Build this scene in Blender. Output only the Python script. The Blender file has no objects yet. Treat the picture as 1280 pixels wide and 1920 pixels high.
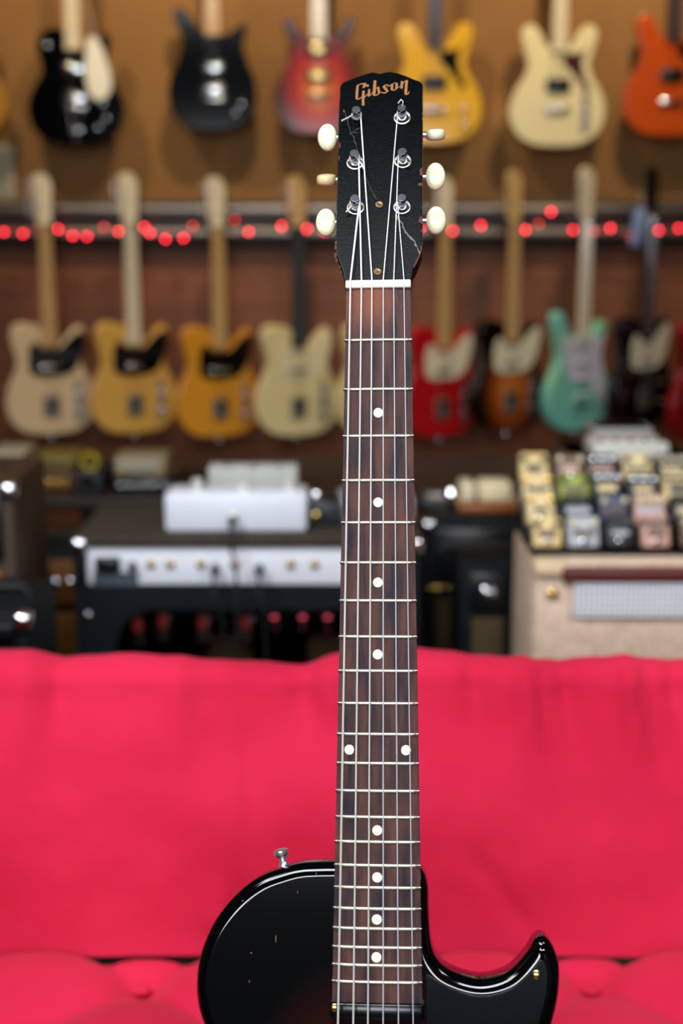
import bpy, bmesh, math, random
from mathutils import Matrix, Vector, noise
random.seed(7)
C = bpy.context.scene.collection
PI = math.pi
PITCH = math.radians(11.5)
CAM = Vector((0, 0, 1.25))
FPX = 2667.0

def col(h):
    h = h.lstrip('#')
    return tuple((c/12.92 if c <= .04045 else ((c+.055)/1.055)**2.4) for c in (int(h[i:i+2], 16)/255 for i in (0, 2, 4))) + (1.0,)

# ------------------------------------------------------------ camera
cd = bpy.data.cameras.new('camera'); cam = bpy.data.objects.new('camera', cd); C.objects.link(cam)
cam.location = CAM; cam.rotation_euler = (PI/2 - PITCH, 0, 0)
cd.sensor_fit = 'VERTICAL'; cd.sensor_height = 36; cd.sensor_width = 24
cd.lens = FPX/1920*36
cd.dof.use_dof = True; cd.dof.focus_distance = 0.962; cd.dof.aperture_fstop = 4.25; cd.dof.aperture_blades = 0
cd.clip_start = .05
bpy.context.scene.camera = cam
# ------------------------------------------------------------ world, lights, exposure
sc = bpy.context.scene
sc.view_settings.view_transform = 'Standard'; sc.view_settings.look = 'None'
sc.view_settings.exposure = 0.0; sc.view_settings.gamma = 1.0
try: sc.view_settings.use_curve_mapping = False
except Exception: pass
w = bpy.data.worlds.new('world'); sc.world = w; w.use_nodes = True
w.node_tree.nodes['Background'].inputs[0].default_value = (.75, .8, 1, 1)
w.node_tree.nodes['Background'].inputs[1].default_value = .05

def light(name, kind, loc, target, power, color, size=(.1, .1), spot=None, blend=.6, spread=180):
    d = bpy.data.lights.new(name, kind); o = bpy.data.objects.new(name, d); C.objects.link(o)
    o.location = loc; d.energy = power; d.color = color
    o.rotation_euler = (Vector(target)-Vector(loc)).to_track_quat('-Z', 'Y').to_euler()
    if kind == 'AREA': d.shape = 'RECTANGLE'; d.size, d.size_y = size; d.spread = math.radians(spread)
    else: d.shadow_soft_size = size[0]
    if spot: d.spot_size = math.radians(spot); d.spot_blend = blend
    return o
# added cool area light overhead for window daylight, kept out of guitar reflections
light('overhead_key_light', 'AREA', (-.5, -.24, 2.84), (-.2, .85, .45), 50, (.88, .94, 1.0), (2.4, .7), spread=130)
light('front_window_fill', 'AREA', (-.4, -2.8, 1.75), (0, 1.5, .7), 24, (.90, .95, 1.0), (2.6, .42), spread=110)  # added front fill: narrow strip of window daylight, clear of the bodies' reflections
light('side_fill_light', 'AREA', (-1.5, .8, 2.9), (-.2, 2.6, .7), 10, (.92, .95, 1.0), (.9, .7), spread=75)  # unseen fill light added to brighten the silver panel amplifier and footswitch
light('side_fill_light', 'AREA', (1.7, .5, 2.9), (.8, 2.3, .7), 13, (.95, .96, 1.0), (.9, .9), spread=80)  # second unseen fill light, added to brighten the tweed cabinet
# warm ceiling spots washing the guitar wall
for i, (x, p) in enumerate(((-1.35, 68), (-.27, 84), (1.02, 96))):
    light('wall_spot', 'SPOT', (x, 4.5, 2.93), (x*.97, 5.3, 1.65), p, (1.0, .79, .50), (.03,), 100, 1.0)
light('shop_spot', 'SPOT', (-.5, 2.6, 2.9), (-.4, 3.4, .5), 26, (1.0, .82, .6), (.03,), 100, .8)
light('shop_spot', 'SPOT', (1.1, 1.9, 2.9), (.9, 2.6, .6), 16, (1.0, .86, .68), (.03,), 80, .8)

# ------------------------------------------------------------ helpers
def at(px, py, Y):
    "point on the vertical plane y = Y seen at pixel px, py"
    s, t = (px-640)/FPX, (960-py)/FPX
    dy = math.cos(PITCH)+t*math.sin(PITCH); dz = -math.sin(PITCH)+t*math.cos(PITCH)
    d = Y/dy
    return Vector((s*d, Y, CAM.z+dz*d))

def mat(name, c, rough=.5, metal=0, coat=0, noise_amt=0, scale=20, c2=None, bump=0, bscale=200, emis=None, estr=0, sheen=0, stretch=(1, 1, 1), trans=0, spec=None):
    m = bpy.data.materials.new(name); m.use_nodes = True
    nt = m.node_tree; b = nt.nodes['Principled BSDF']
    c = col(c) if isinstance(c, str) else c
    b.inputs['Base Color'].default_value = c
    b.inputs['Roughness'].default_value = rough; b.inputs['Metallic'].default_value = metal
    b.inputs['Coat Weight'].default_value = coat; b.inputs['Coat Roughness'].default_value = .06
    if spec is not None: b.inputs['Specular IOR Level'].default_value = spec
    if trans: b.inputs['Transmission Weight'].default_value = trans
    if sheen: b.inputs['Sheen Weight'].default_value = sheen; b.inputs['Sheen Roughness'].default_value = .4
    tc = nt.nodes.new('ShaderNodeTexCoord'); mp = nt.nodes.new('ShaderNodeMapping'); mp.inputs['Scale'].default_value = stretch
    nt.links.new(tc.outputs['Object'], mp.inputs['Vector'])
    n = nt.nodes.new('ShaderNodeTexNoise'); n.inputs['Scale'].default_value = scale; n.inputs['Detail'].default_value = 6
    nt.links.new(mp.outputs[0], n.inputs['Vector'])
    mx = nt.nodes.new('ShaderNodeMix'); mx.data_type = 'RGBA'
    mx.inputs[6].default_value = c
    c2 = (col(c2) if isinstance(c2, str) else c2) if c2 else tuple(v*.8 for v in c[:3])+(1,)
    mx.inputs[7].default_value = c2
    rp = nt.nodes.new('ShaderNodeMapRange'); rp.inputs[1].default_value = .35; rp.inputs[2].default_value = .65
    nt.links.new(n.outputs[0], rp.inputs[0])
    ml = nt.nodes.new('ShaderNodeMath'); ml.operation = 'MULTIPLY'; ml.inputs[1].default_value = noise_amt if noise_amt else (.25 if c2 else 0)
    nt.links.new(rp.outputs[0], ml.inputs[0]); nt.links.new(ml.outputs[0], mx.inputs[0])
    nt.links.new(mx.outputs[2], b.inputs['Base Color'])
    if bump:
        n2 = nt.nodes.new('ShaderNodeTexNoise'); n2.inputs['Scale'].default_value = bscale; n2.inputs['Detail'].default_value = 4
        nt.links.new(mp.outputs[0], n2.inputs['Vector'])
        bp = nt.nodes.new('ShaderNodeBump'); bp.inputs['Strength'].default_value = bump; bp.inputs['Distance'].default_value = .002
        nt.links.new(n2.outputs[0], bp.inputs['Height']); nt.links.new(bp.outputs[0], b.inputs['Normal'])
    if emis:
        b.inputs['Emission Color'].default_value = col(emis) if isinstance(emis, str) else emis
        b.inputs['Emission Strength'].default_value = estr
    return m

def burst(name, inner, mid, edge, centre, rx, rz, stops=(.25, .7, .98), rough=.12):
    "sunburst finish: a lacquer colour that really grades from the middle of the body to its rim"
    m = mat(name, inner, rough, coat=.2, noise_amt=.01); nt = m.node_tree; b = nt.nodes['Principled BSDF']
    tc = nt.nodes.new('ShaderNodeTexCoord'); mp = nt.nodes.new('ShaderNodeMapping')
    mp.vector_type = 'TEXTURE'
    mp.inputs['Location'].default_value = centre; mp.inputs['Scale'].default_value = (rx, 1000, rz)
    ln = nt.nodes.new('ShaderNodeVectorMath'); ln.operation = 'LENGTH'
    cr = nt.nodes.new('ShaderNodeValToRGB'); e = cr.color_ramp.elements
    e[0].position = stops[0]; e[0].color = col(inner); e[1].position = stops[2]; e[1].color = col(edge)
    k = e.new(stops[1]); k.color = col(mid)
    nt.links.new(tc.outputs['Object'], mp.inputs[0]); nt.links.new(mp.outputs[0], ln.inputs[0])
    nt.links.new(ln.outputs[1], cr.inputs[0]); nt.links.new(cr.outputs[0], b.inputs['Base Color'])
    return m

class B:
    def __init__(s): s.bm = bmesh.new()
    def add(s, V, F):
        vs = [s.bm.verts.new(v) for v in V]
        for f in F:
            try: s.bm.faces.new([vs[i] for i in f])
            except ValueError: pass
        return s
    def box(s, c, d, bv=0, M=None):
        c = Vector(c); h = Vector(d)/2; M = M or Matrix()
        pts = []
        if bv > 0:
            bv = min(bv, min(h)*.9)
            for sx in (-1, 1):
                for sy in (-1, 1):
                    for sz in (-1, 1):
                        k = bv*.3
                        for q in ((h.x-bv, h.y, h.z-bv), (h.x, h.y-bv, h.z-bv), (h.x-bv, h.y-bv, h.z), (h.x-k, h.y-k, h.z-bv), (h.x-k, h.y-bv, h.z-k), (h.x-bv, h.y-k, h.z-k)):
                            pts.append(M @ (c+Vector((sx*q[0], sy*q[1], sz*q[2]))))
            vs = [s.bm.verts.new(p) for p in pts]
            bmesh.ops.convex_hull(s.bm, input=vs)
            for v in vs:
                if v.is_valid and not v.link_faces: s.bm.verts.remove(v)
        else:
            pts = [M @ (c+Vector((x*h.x, y*h.y, z*h.z))) for x in (-1, 1) for y in (-1, 1) for z in (-1, 1)]
            s.add(pts, [(0, 1, 3, 2), (4, 6, 7, 5), (0, 4, 5, 1), (2, 3, 7, 6), (0, 2, 6, 4), (1, 5, 7, 3)])
        return s
    def lathe(s, prof, M, seg=20):
        "prof: (radius, height) pairs along local z of M"
        V = []; F = []
        for r, h in prof:
            for k in range(seg):
                a = 2*PI*k/seg; V.append(M @ Vector((r*math.cos(a), r*math.sin(a), h)))
        n = len(prof)
        for i in range(n-1):
            for k in range(seg):
                F.append((i*seg+k, i*seg+(k+1) % seg, (i+1)*seg+(k+1) % seg, (i+1)*seg+k))
        F.append(tuple(range(seg))[::-1]); F.append(tuple(range((n-1)*seg, n*seg)))
        return s.add(V, F)
    def tube(s, pts, r, seg=8, ry=None):
        pts = [Vector(p) for p in pts]; V = []; F = []; up = None
        rs = r if isinstance(r, (list, tuple)) else [r]*len(pts)
        for i, p in enumerate(pts):
            t = (pts[min(i+1, len(pts)-1)]-pts[max(i-1, 0)]).normalized()
            if up is None:
                up = Vector((0, 0, 1)) if abs(t.z) < .9 else Vector((1, 0, 0))
            sd = t.cross(up).normalized(); up = sd.cross(t).normalized()
            for k in range(seg):
                a = 2*PI*k/seg; V.append(p+(sd*math.cos(a)+up*math.sin(a)*(ry or 1))*rs[i])
        for i in range(len(pts)-1):
            for k in range(seg):
                F.append((i*seg+k, i*seg+(k+1) % seg, (i+1)*seg+(k+1) % seg, (i+1)*seg+k))
        F.append(tuple(range(seg))[::-1]); F.append(tuple(range((len(pts)-1)*seg, len(pts)*seg)))
        return s.add(V, F)
    def prism(s, out, y0, y1, r=.0, n=3, M=None, rb=None):
        "outline in x,z; thickness along y, front (y0) edge rounded by r, back by rb"
        M = M or Matrix(); rb = r if rb is None else rb; N = len(out)
        ar = sum(out[i][0]*out[(i+1) % N][1]-out[(i+1) % N][0]*out[i][1] for i in range(N))
        sg = 1 if ar > 0 else -1
        nr = []
        for i in range(N):
            a = Vector(out[i-1]); b = Vector(out[(i+1) % N]); d = (b-a).normalized() if (b-a).length > 0 else Vector((1, 0))
            nr.append(Vector((d.y, -d.x))*sg)
        rings = []
        if r > 0:
            rings.append((r*1.08, y0))
            for k in range(n+1):
                a = PI/2*k/n; rings.append((r*(1-math.sin(a)), y0+r*(1-math.cos(a))))
        else: rings.append((0, y0))
        if rb > 0:
            for k in range(n+1):
                a = PI/2*(1-k/n); rings.append((rb*(1-math.sin(a)), y1-rb*(1-math.cos(a))))
        else: rings.append((0, y1))
        V = []; F = []
        for ins, y in rings:
            for i in range(N):
                V.append(M @ Vector((out[i][0]-nr[i].x*ins, y, out[i][1]-nr[i].y*ins)))
        for j in range(len(rings)-1):
            for i in range(N): F.append((j*N+i, j*N+(i+1) % N, (j+1)*N+(i+1) % N, (j+1)*N+i))
        F.append(tuple(range(N))); F.append(tuple(range((len(rings)-1)*N, len(rings)*N))[::-1])
        return s.add(V, F)
    def plate_hole(s, c, W, H, w, h, r, y0, y1, M=None):
        "rectangular plate in x,z with a rounded-corner hole"
        M = M or Matrix(); n = 64; inner = []; outer = []
        for k in range(n):
            a = 2*PI*(k+.5)/n; dx, dz = math.cos(a), math.sin(a)
            t = min((W/2)/max(abs(dx), 1e-9), (H/2)/max(abs(dz), 1e-9)); outer.append((dx*t, dz*t))
            lo, hi = 0, max(w, h)
            for _ in range(30):
                m_ = (lo+hi)/2; x, z = abs(dx*m_), abs(dz*m_)
                qx, qz = max(x-(w/2-r), 0), max(z-(h/2-r), 0)
                if x <= w/2 and z <= h/2 and qx*qx+qz*qz <= r*r: lo = m_
                else: hi = m_
            inner.append((dx*lo, dz*lo))
        # snap nearest outer verts on the corners
        for sx in (-1, 1):
            for sz in (-1, 1):
                j = min(range(n), key=lambda i: (outer[i][0]-sx*W/2)**2+(outer[i][1]-sz*H/2)**2); outer[j] = (sx*W/2, sz*H/2)
        V = []
        for L, y in ((outer, y0), (inner, y0), (inner, y1), (outer, y1)):
            V += [M @ Vector((c[0]+x, y, c[1]+z)) for x, z in L]
        F = []
        for j in range(4):
            for i in range(n): F.append((j*n+i, j*n+(i+1) % n, ((j+1) % 4)*n+(i+1) % n, ((j+1) % 4)*n+i))
        return s.add(V, F)
    def build(s, name, m, parent=None, angle=35):
        bmesh.ops.recalc_face_normals(s.bm, faces=s.bm.faces)
        me = bpy.data.meshes.new(name); s.bm.to_mesh(me); s.bm.free()
        me.materials.append(m)
        me.shade_smooth(); me.set_sharp_from_angle(angle=math.radians(angle))
        o = bpy.data.objects.new(name, me); C.objects.link(o)
        if parent: o.parent = parent
        return o

def tag(o, label=None, cat=None, group=None, kind=None):
    if label: o['label'] = label
    if cat: o['category'] = cat
    if group: o['group'] = group
    if kind: o['kind'] = kind
    return o
def thing(name, label, cat, loc=(0, 0, 0), rz=0, group=None):
    o = bpy.data.objects.new(name, None); C.objects.link(o); o.empty_display_size = .05
    o.location = loc; o.rotation_euler = (0, 0, rz)
    return tag(o, label, cat, group)
def struct(name, b, m, parent=None): return tag(b.build(name, m, parent), kind='structure')
def copy_tree(o, parent=None):
    c = o.copy(); C.objects.link(c); c.parent = parent
    for ch in list(o.children): copy_tree(ch, c)
    return c
def spline(pts, n=6, closed=True):
    out = []; N = len(pts)
    for i in range(N if closed else N-1):
        g = lambda k: Vector(pts[k % N]) if closed else Vector(pts[max(0, min(N-1, k))])
        p0, p1, p2, p3 = g(i-1), g(i), g(i+1), g(i+2)
        for k in range(n):
            t = k/n
            out.append(tuple(.5*((2*p1)+(p2-p0)*t+(2*p0-5*p1+4*p2-p3)*t*t+(3*p1-p0-3*p2+p3)*t*t*t)))
    if not closed: out.append(tuple(pts[-1]))
    return out
def T(x, y, z): return Matrix.Translation((x, y, z))
RX = lambda d: Matrix.Rotation(math.radians(d), 4, 'X')
RY = lambda d: Matrix.Rotation(math.radians(d), 4, 'Y')
RZ = lambda d: Matrix.Rotation(math.radians(d), 4, 'Z')

# ------------------------------------------------------------ shared materials
chrome = mat('chrome', (.82, .83, .86, 1), .14, 1, noise_amt=.05)
nickel = mat('nickel', (.72, .70, .64, 1), .28, 1, noise_amt=.3, scale=400, c2=(.5, .45, .36, 1))
gold = mat('gold_metal', (.9, .62, .2, 1), .2, 1, noise_amt=.1)
steel = mat('brushed_steel', (.30, .26, .22, 1), .38, 1, noise_amt=.2, stretch=(1, 1, 30))
blackp = mat('black_plastic', '#0a0c10', .3, noise_amt=.2, c2='#15181c')
blackg = mat('black_gloss', '#050607', .08, coat=.8, noise_amt=.1)
cream = mat('cream_plastic', '#e2d6b4', .35, noise_amt=.3, c2='#cdbb8c')
whitep = mat('white_plastic', '#d8dade', .4, noise_amt=.2, c2='#c5c8cc')
maple = mat('maple_neck', '#d2ac74', .3, coat=.4, noise_amt=.6, c2='#b88e54', stretch=(8, 8, 1), scale=12)
maple_pale = mat('pale_maple_neck', '#ebdfc4', .3, coat=.4, noise_amt=.5, c2='#d6c298', stretch=(8, 8, 1), scale=12)
rosewood = mat('dark_rosewood', '#2c2023', .5, noise_amt=.8, c2='#3a2a24', stretch=(10, 10, 1), scale=12)
ebony = mat('slate_rosewood', '#3a4148', .45, noise_amt=.6, c2='#2b2c30', stretch=(10, 10, 1), scale=12)
tolex = mat('black_tolex', '#040b10', .6, noise_amt=.5, c2='#08141b', bump=.5, bscale=900, spec=.2)
tolexb = mat('brown_tolex', '#1e150d', .6, noise_amt=.5, c2='#130d08', bump=.5, bscale=900, spec=.2)
darkst = mat('dull_steel', (.28, .26, .24, 1), .55, .8)
rubber = mat('black_rubber', '#0a0a0b', .6)

# ------------------------------------------------------------ setting
WY = 5.36
wall_amber = mat('amber_plaster', '#8c6330', .75, noise_amt=.5, scale=2.2, c2='#774b20', bump=.25, bscale=60)
wall_brown = mat('red_brown_panelling', '#7a421c', .6, noise_amt=.8, scale=3, c2='#522b12', stretch=(.35, 1, 4), bump=.15, bscale=40)
wall_side = mat('side_plaster', '#6a4c30', .8, noise_amt=.3, scale=3)
struct('floor', B().box((0, 1.2, -.02), (7.0, 8.6, .04)), mat('dark_oak_floor', '#2e2015', .4, noise_amt=.7, c2='#1f150e', stretch=(1, 9, 1), scale=5))
struct('ceiling', B().box((0, 1.2, 3.02), (7.0, 8.6, .04)), mat('ceiling_paint', '#2c251d', .8, noise_amt=.2))
struct('wall_back', B().box((0, WY+.05, 1.5), (7.0, .1, 3.0)), wall_amber)
struct('wall_left', B().box((-3.45, 1.2, 1.5), (.1, 8.3, 3.0)), wall_side)
struct('wall_right', B().box((3.45, 1.2, 1.5), (.1, 8.3, 3.0)), wall_side)
wf = struct('wall_front', B().box((0, -3.1, .4), (6.8, .1, .8)).box((0, -3.1, 2.95), (6.8, .1, .1)).box((-3.05, -3.1, 1.85), (.7, .1, 2.1)).box((3.05, -3.1, 1.85), (.7, .1, 2.1)), wall_side)
# lower panelling and the dark ledge behind the rails
struct('trim_1', B().box((0, WY-.012, .6), (6.8, .024, 1.14), .004), wall_brown)
struct('trim_2', B().box((0, WY-.03, 1.245), (6.8, .06, .17), .006), mat('dark_ledge_wood', '#2a1a10', .5, noise_amt=.5, c2='#1c110b', stretch=(1, 1, 8)))
for zz in (1.296, 1.214):
    r_ = thing('hanging_rail', 'polished metal rail along the wall, %s the strip of red lights' % ('just above' if zz > 1.25 else 'right behind'), 'rail', (0, WY-.06, zz), 0, 'metal hanging rails')
    B().box((0, -.008, 0), (6.6, .016, .026), .004).build('rail_bar', steel, r_)
    for k in range(-6, 7): B().lathe([(.007, 0), (.007, .003), (.003, .005)], T(k*.5+.13, -.016, 0) @ RX(90), 12).build('screw', chrome, r_)

# ------------------------------------------------------------ sofa
sofa_m = mat('red_microfibre', '#ce2244', .9, noise_amt=.7, scale=6, c2='#b61234', bump=.12, bscale=500, sheen=.08, spec=.2, stretch=(1, 1, 1.6))
sofa = thing('sofa', 'crimson red microfibre sofa with smooth backrest and tufted seat behind the guitar', 'sofa', (0, 1.3, 0))
def smoothstep(a, b, x):
    t = max(0, min(1, (x-a)/(b-a))); return t*t*(3-2*t)
def back_mesh():
    b = B(); NX, NS = 240, 70; W = 1.15
    V = []; F = []
    base = Vector((0, 1.500)); zb = .425
    top_z = at(640, 1243, 1.60).z
    H = top_z-zb-.03
    for j in range(NS+1):
        for i in range(NX+1):
            x = -W+2*W*i/NX
            hump = .010*math.exp(-((x-.045)/.055)**2)+.004*math.exp(-((x-.13)/.06)**2)-.003*math.exp(-((x+.05)/.06)**2)+.0015*math.sin(x*21)+.001*math.sin(x*47+1)
            # profile: front face rising back, rounded top, then back face down
            s = j/NS
            if s < .62:
                u = s/.62; z = zb+H*u; y = 1.500+.085*u - .020*math.sin(PI*u)**2
                nrm = (-1, .2*(1-u))
            elif s < .8:
                a = (s-.62)/.18*PI; R = .034
                y = 1.585+R-R*math.cos(a); z = zb+H+R*math.sin(a)*.9
                nrm = (-math.cos(a), math.sin(a))
            else:
                u = (s-.8)/.2; y = 1.653; z = zb+H-(H-.02)*u; nrm = (1, 0)
            z += hump*smoothstep(.35, .75, s)*(1 if s < .8 else 1-(s-.8)/.2)
            d = 0
            if s < .85:
                u = min(1, s/.62)
                p = Vector((x*3.2, z*3.0, 1.3))
                d += .014*noise.noise(p)+.008*noise.noise(Vector((x*9, z*6, 4)))+.0015*noise.noise(Vector((x*26, z*10, 9)))
                # gathered folds running down from the top edge
                for fx, fa, fw, fl in ((.215, .0050, .010, .10), (.262, -.0045, .009, .09), (.335, .005, .012, .12), (.39, -.004, .010, .08), (.155, -.0035, .012, .07), (-.045, -.003, .011, .07), (-.015, .003, .009, .06), (-.19, .0028, .016, .10), (-.33, -.003, .014, .08), (-.37, .0025, .02, .12), (.45, .004, .012, .1), (.52, -.004, .012, .1)):
                    d += 3.6*fa*math.exp(-((x-fx-(1-u)*.03)/fw)**2)*smoothstep(1-fl/H, 1, u)*(1 if s < .62 else max(0, 1-(s-.62)/.14))
                # soft drag creases on the face
                d -= .008*math.exp(-((x+.105+.03*(u-.7))/.010)**2)*smoothstep(.42, .55, u)*smoothstep(.95, .7, u)
                d -= .008*math.exp(-((x-.135-.18*(.5-u))/.014)**2)*smoothstep(.06, .2, u)*smoothstep(.5, .3, u)
                d += .007*math.exp(-((x+.14)/.02)**2)*smoothstep(.06, .15, u)*smoothstep(.35, .2, u)
                d -= .007*math.exp(-((x+.115)/.012)**2)*smoothstep(.06, .15, u)*smoothstep(.35, .2, u)
            V.append(Vector((x, y+nrm[0]*d-1.3, z+nrm[1]*d)))
    for j in range(NS):
        for i in range(NX):
            a = j*(NX+1)+i; F.append((a, a+1, a+NX+2, a+NX+1))
    n = NX+1
    F.append(tuple(j*n for j in range(NS+1))); F.append(tuple(j*n+NX for j in range(NS+1)))
    for i in range(NX): F.append((i, i+1, NS*n+i+1, NS*n+i))
    b.add(V, F); return b
back_mesh().build('backrest', sofa_m, sofa, 70)
def seat_mesh():
    b = B(); NX, NY = 230, 60; W = 1.15; y0, y1 = 1.03, 1.493; V = []; F = []
    for layer in (0, 1):
        for j in range(NY+1):
            for i in range(NX+1):
                x = -W+2*W*i/NX; y = y0+(y1-y0)*j/NY
                if layer: z = .25
                else:
                    u = (x+.2205)/.248; v = (y-1.432)/.248
                    # big soft quilted lobes pinned at the tufts
                    a = abs(math.sin(PI*(u+v)))*abs(math.sin(PI*(u-v)))
                    g = abs(math.sin(PI*u))
                    z = .420+.028*(a**.5)-.012*math.exp(-((u-round(u))**2+(v-round(v))**2)/.012)
                    z += .004*noise.noise(Vector((x*6, y*6, 2)))
                    z -= .02*smoothstep(y1-.018, y1, y)+.03*smoothstep(y0+.04, y0, y)**2
                    z -= .02*smoothstep(W-.04, W, abs(x))
                V.append(Vector((x, y-1.3, z)))
    n = NX+1; L = n*(NY+1)
    for j in range(NY):
        for i in range(NX):
            a = j*n+i; F.append((a, a+1, a+n+1, a+n)); F.append((L+a, L+a+n, L+a+n+1, L+a+1))
    for i in range(NX): F.append((i, L+i, L+i+1, i+1)); k = NY*n+i; F.append((k, k+1, L+k+1, L+k))
    for j in range(NY): k = j*n; F.append((k, k+n, L+k+n, L+k)); k = j*n+NX; F.append((k, L+k, L+k+n, k+n))
    b.add(V, F); return b
seat_mesh().build('seat', sofa_m, sofa, 70)
for k in range(-4, 6):
    B().lathe([(.001, -.004), (.009, -.003), (.010, 0), (.007, .003), (.001, .004)], T(-.2205+k*.248, .132, .4215), 16).build('tuft_button', sofa_m, sofa)
B().box((0, .0, .20), (2.24, .56, .09), .01).build('base_frame', blackp, sofa)
for sx in (-1, 1):
    for sy in (-.2, .24): B().lathe([(.02, 0), (.024, .02), (.028, .16)], T(sx*1.02, sy, 0), 16).build('leg', chrome, sofa)

# ------------------------------------------------------------ the guitar in front
# pose: nut position and axes (guitar x, depth, along the neck) measured in the camera's axes, then turned into the room
MX = Vector((.99742517, .00250182, -.07167131)); MU = Vector((.00477661, .99485446, .10120175)); MD = Vector((.07155571, -.10128352, .99228092))
W = Matrix(((1, 0, 0), (0, math.sin(PITCH), math.cos(PITCH)), (0, math.cos(PITCH), -math.sin(PITCH))))   # camera x, up, depth -> room
nut_w = CAM + W @ Vector((.024748, .149938, .952635))
ax, au, ad = W @ MX, W @ MU, W @ MD
BASE = .818
rot = Matrix((ax, ad, au)).transposed().to_4x4()
gtr = thing('electric_guitar', 'black single cutaway guitar with gold logo headstock, sharp in front of the red sofa', 'guitar')
gtr.matrix_world = Matrix.Translation(nut_w-au*BASE) @ rot
G = T(0, 0, BASE) @ Matrix.Scale(.001, 4)          # millimetres from the nut; x right, y away, z up the neck
HS = G @ T(0, 4.5, 5) @ RX(-17)                     # headstock plane (mm): x, z on its face, y away

def hsx(pts): return [(x, z) for x, z in pts]
lacq = mat('headstock_lacquer', '#010304', .2, noise_amt=.35, scale=260, c2='#0a1012', bump=.12, bscale=1400, spec=.12)
bodym = burst('tobacco_burst_body', '#7c3a10', '#32120a', '#040405', (0, 0, BASE-.625), .13, .225, (.15, .5, .86), .07)
neckm = mat('dark_brown_neck', '#1c0d08', .25, coat=.3, noise_amt=.4)
woodchip = mat('bare_mahogany', '#5e3020', .8, noise_amt=.7, scale=900, c2='#2e150e')
ivory = mat('aged_ivory_button', '#f4ecc8', .28, coat=.3, noise_amt=.5, scale=70, c2='#e8dfb4')
amberb = mat('amber_tinted_button', '#e6cf9c', .28, coat=.3, noise_amt=.7, scale=60, c2='#c98f50')
nutm = mat('nut_ivory', '#f0ebdc', .35, noise_amt=.2)
logom = mat('gold_decal', '#96602c', .5, .15, noise_amt=.5, scale=600, c2='#7c4a20')
brass = mat('old_brass', (.26, .16, .07, 1), .5, 1, noise_amt=.5, scale=900, c2=(.25, .15, .06, 1))
wound = mat('wound_string', (.80, .78, .74, 1), .42, .5, noise_amt=.15)
plain = mat('plain_string', (.80, .82, .88, 1), .36, .5, noise_amt=.1)

# headstock
hs_out = [(-23.1, 1), (-24.3, 8.7), (-28.4, 21.1), (-30.1, 27.1), (-30.5, 34.4), (-30.0, 41.7), (-30.3, 82.6), (-30.8, 120.3), (-30.7, 146.8), (-30.5, 163.3), (-29.9, 166.3), (-28.3, 168.5), (-20, 172.4), (-11.9, 175.7), (-8.1, 176.8), (-5.0, 176.6), (-2.7, 175.5), (-.7, 175.5), (1.5, 176.6), (5.8, 177), (11.2, 175.6), (19, 171.8), (26.4, 167.9), (28.4, 166), (29.0, 163.5), (29.0, 126.5), (29.1, 85.7), (29.1, 27.3), (27.4, 21.4), (25.3, 16), (23.1, 10.6), (21.6, 1)]
hs_fine = []
for i in range(len(hs_out)):
    a, b_ = Vector(hs_out[i]), Vector(hs_out[(i+1) % len(hs_out)]); n = max(1, int((b_-a).length/4))
    for k in range(n):
        p = a.lerp(b_, k/n); j = .22*noise.noise(Vector((p.x*.35, p.y*.35, 7)))
        hs_fine.append((p.x+(j if abs(p.x) > 20 else 0), p.y+(0 if abs(p.x) > 27 or p.y < 20 else j*1.5)))
head = B().prism(hs_fine, 0, 14.5, .7, 2, HS).build('headstock', lacq, gtr)
# logo, traced stroke by stroke (flat gold decal)
def lz(a, b_):  # position of a logo stroke point on the headstock face, mm
    px, py = 650+a*120/1280, 140+b_*120/1280
    return ((px-711.4)/2.655+.2-(150-py)*.006, 169.6-(py-150)*.4255+(px-710)*.0023)
def ribbon(bb, pts, ws, y=-.16, t=.14, M=HS, conv=lambda p: p, sc_=1):
    pts = [Vector(conv(p)) for p in pts]
    if not isinstance(ws, (list, tuple)): ws = [ws]*len(pts)
    L, R = [], []
    for i, p in enumerate(pts):
        d = (pts[min(i+1, len(pts)-1)]-pts[max(i-1, 0)]).normalized(); n = Vector((-d.y, d.x))*ws[i]*sc_/2
        L.append(tuple(p+n)); R.append(tuple(p-n))
    V = []; F = []; n = len(pts)
    for yy in (y, y+t):
        V += [M @ Vector((q[0], yy, q[1])) for q in L]+[M @ Vector((q[0], yy, q[1])) for q in R]
    for i in range(n-1):
        F += [(i, i+1, n+i+1, n+i), (2*n+i, 3*n+i, 3*n+i+1, 2*n+i+1), (i, 2*n+i, 2*n+i+1, i+1), (n+i, n+i+1, 3*n+i+1, 3*n+i)]
    F += [(0, n, 3*n, 2*n), (n-1, 3*n-1, 4*n-1, 2*n-1)] if False else [(0, n, 3*n, 2*n), (n-1, 3*n-1, 4*n-1, 2*n-1)]
    bb.add(V, F)
K = 120/1280/2.655
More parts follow.
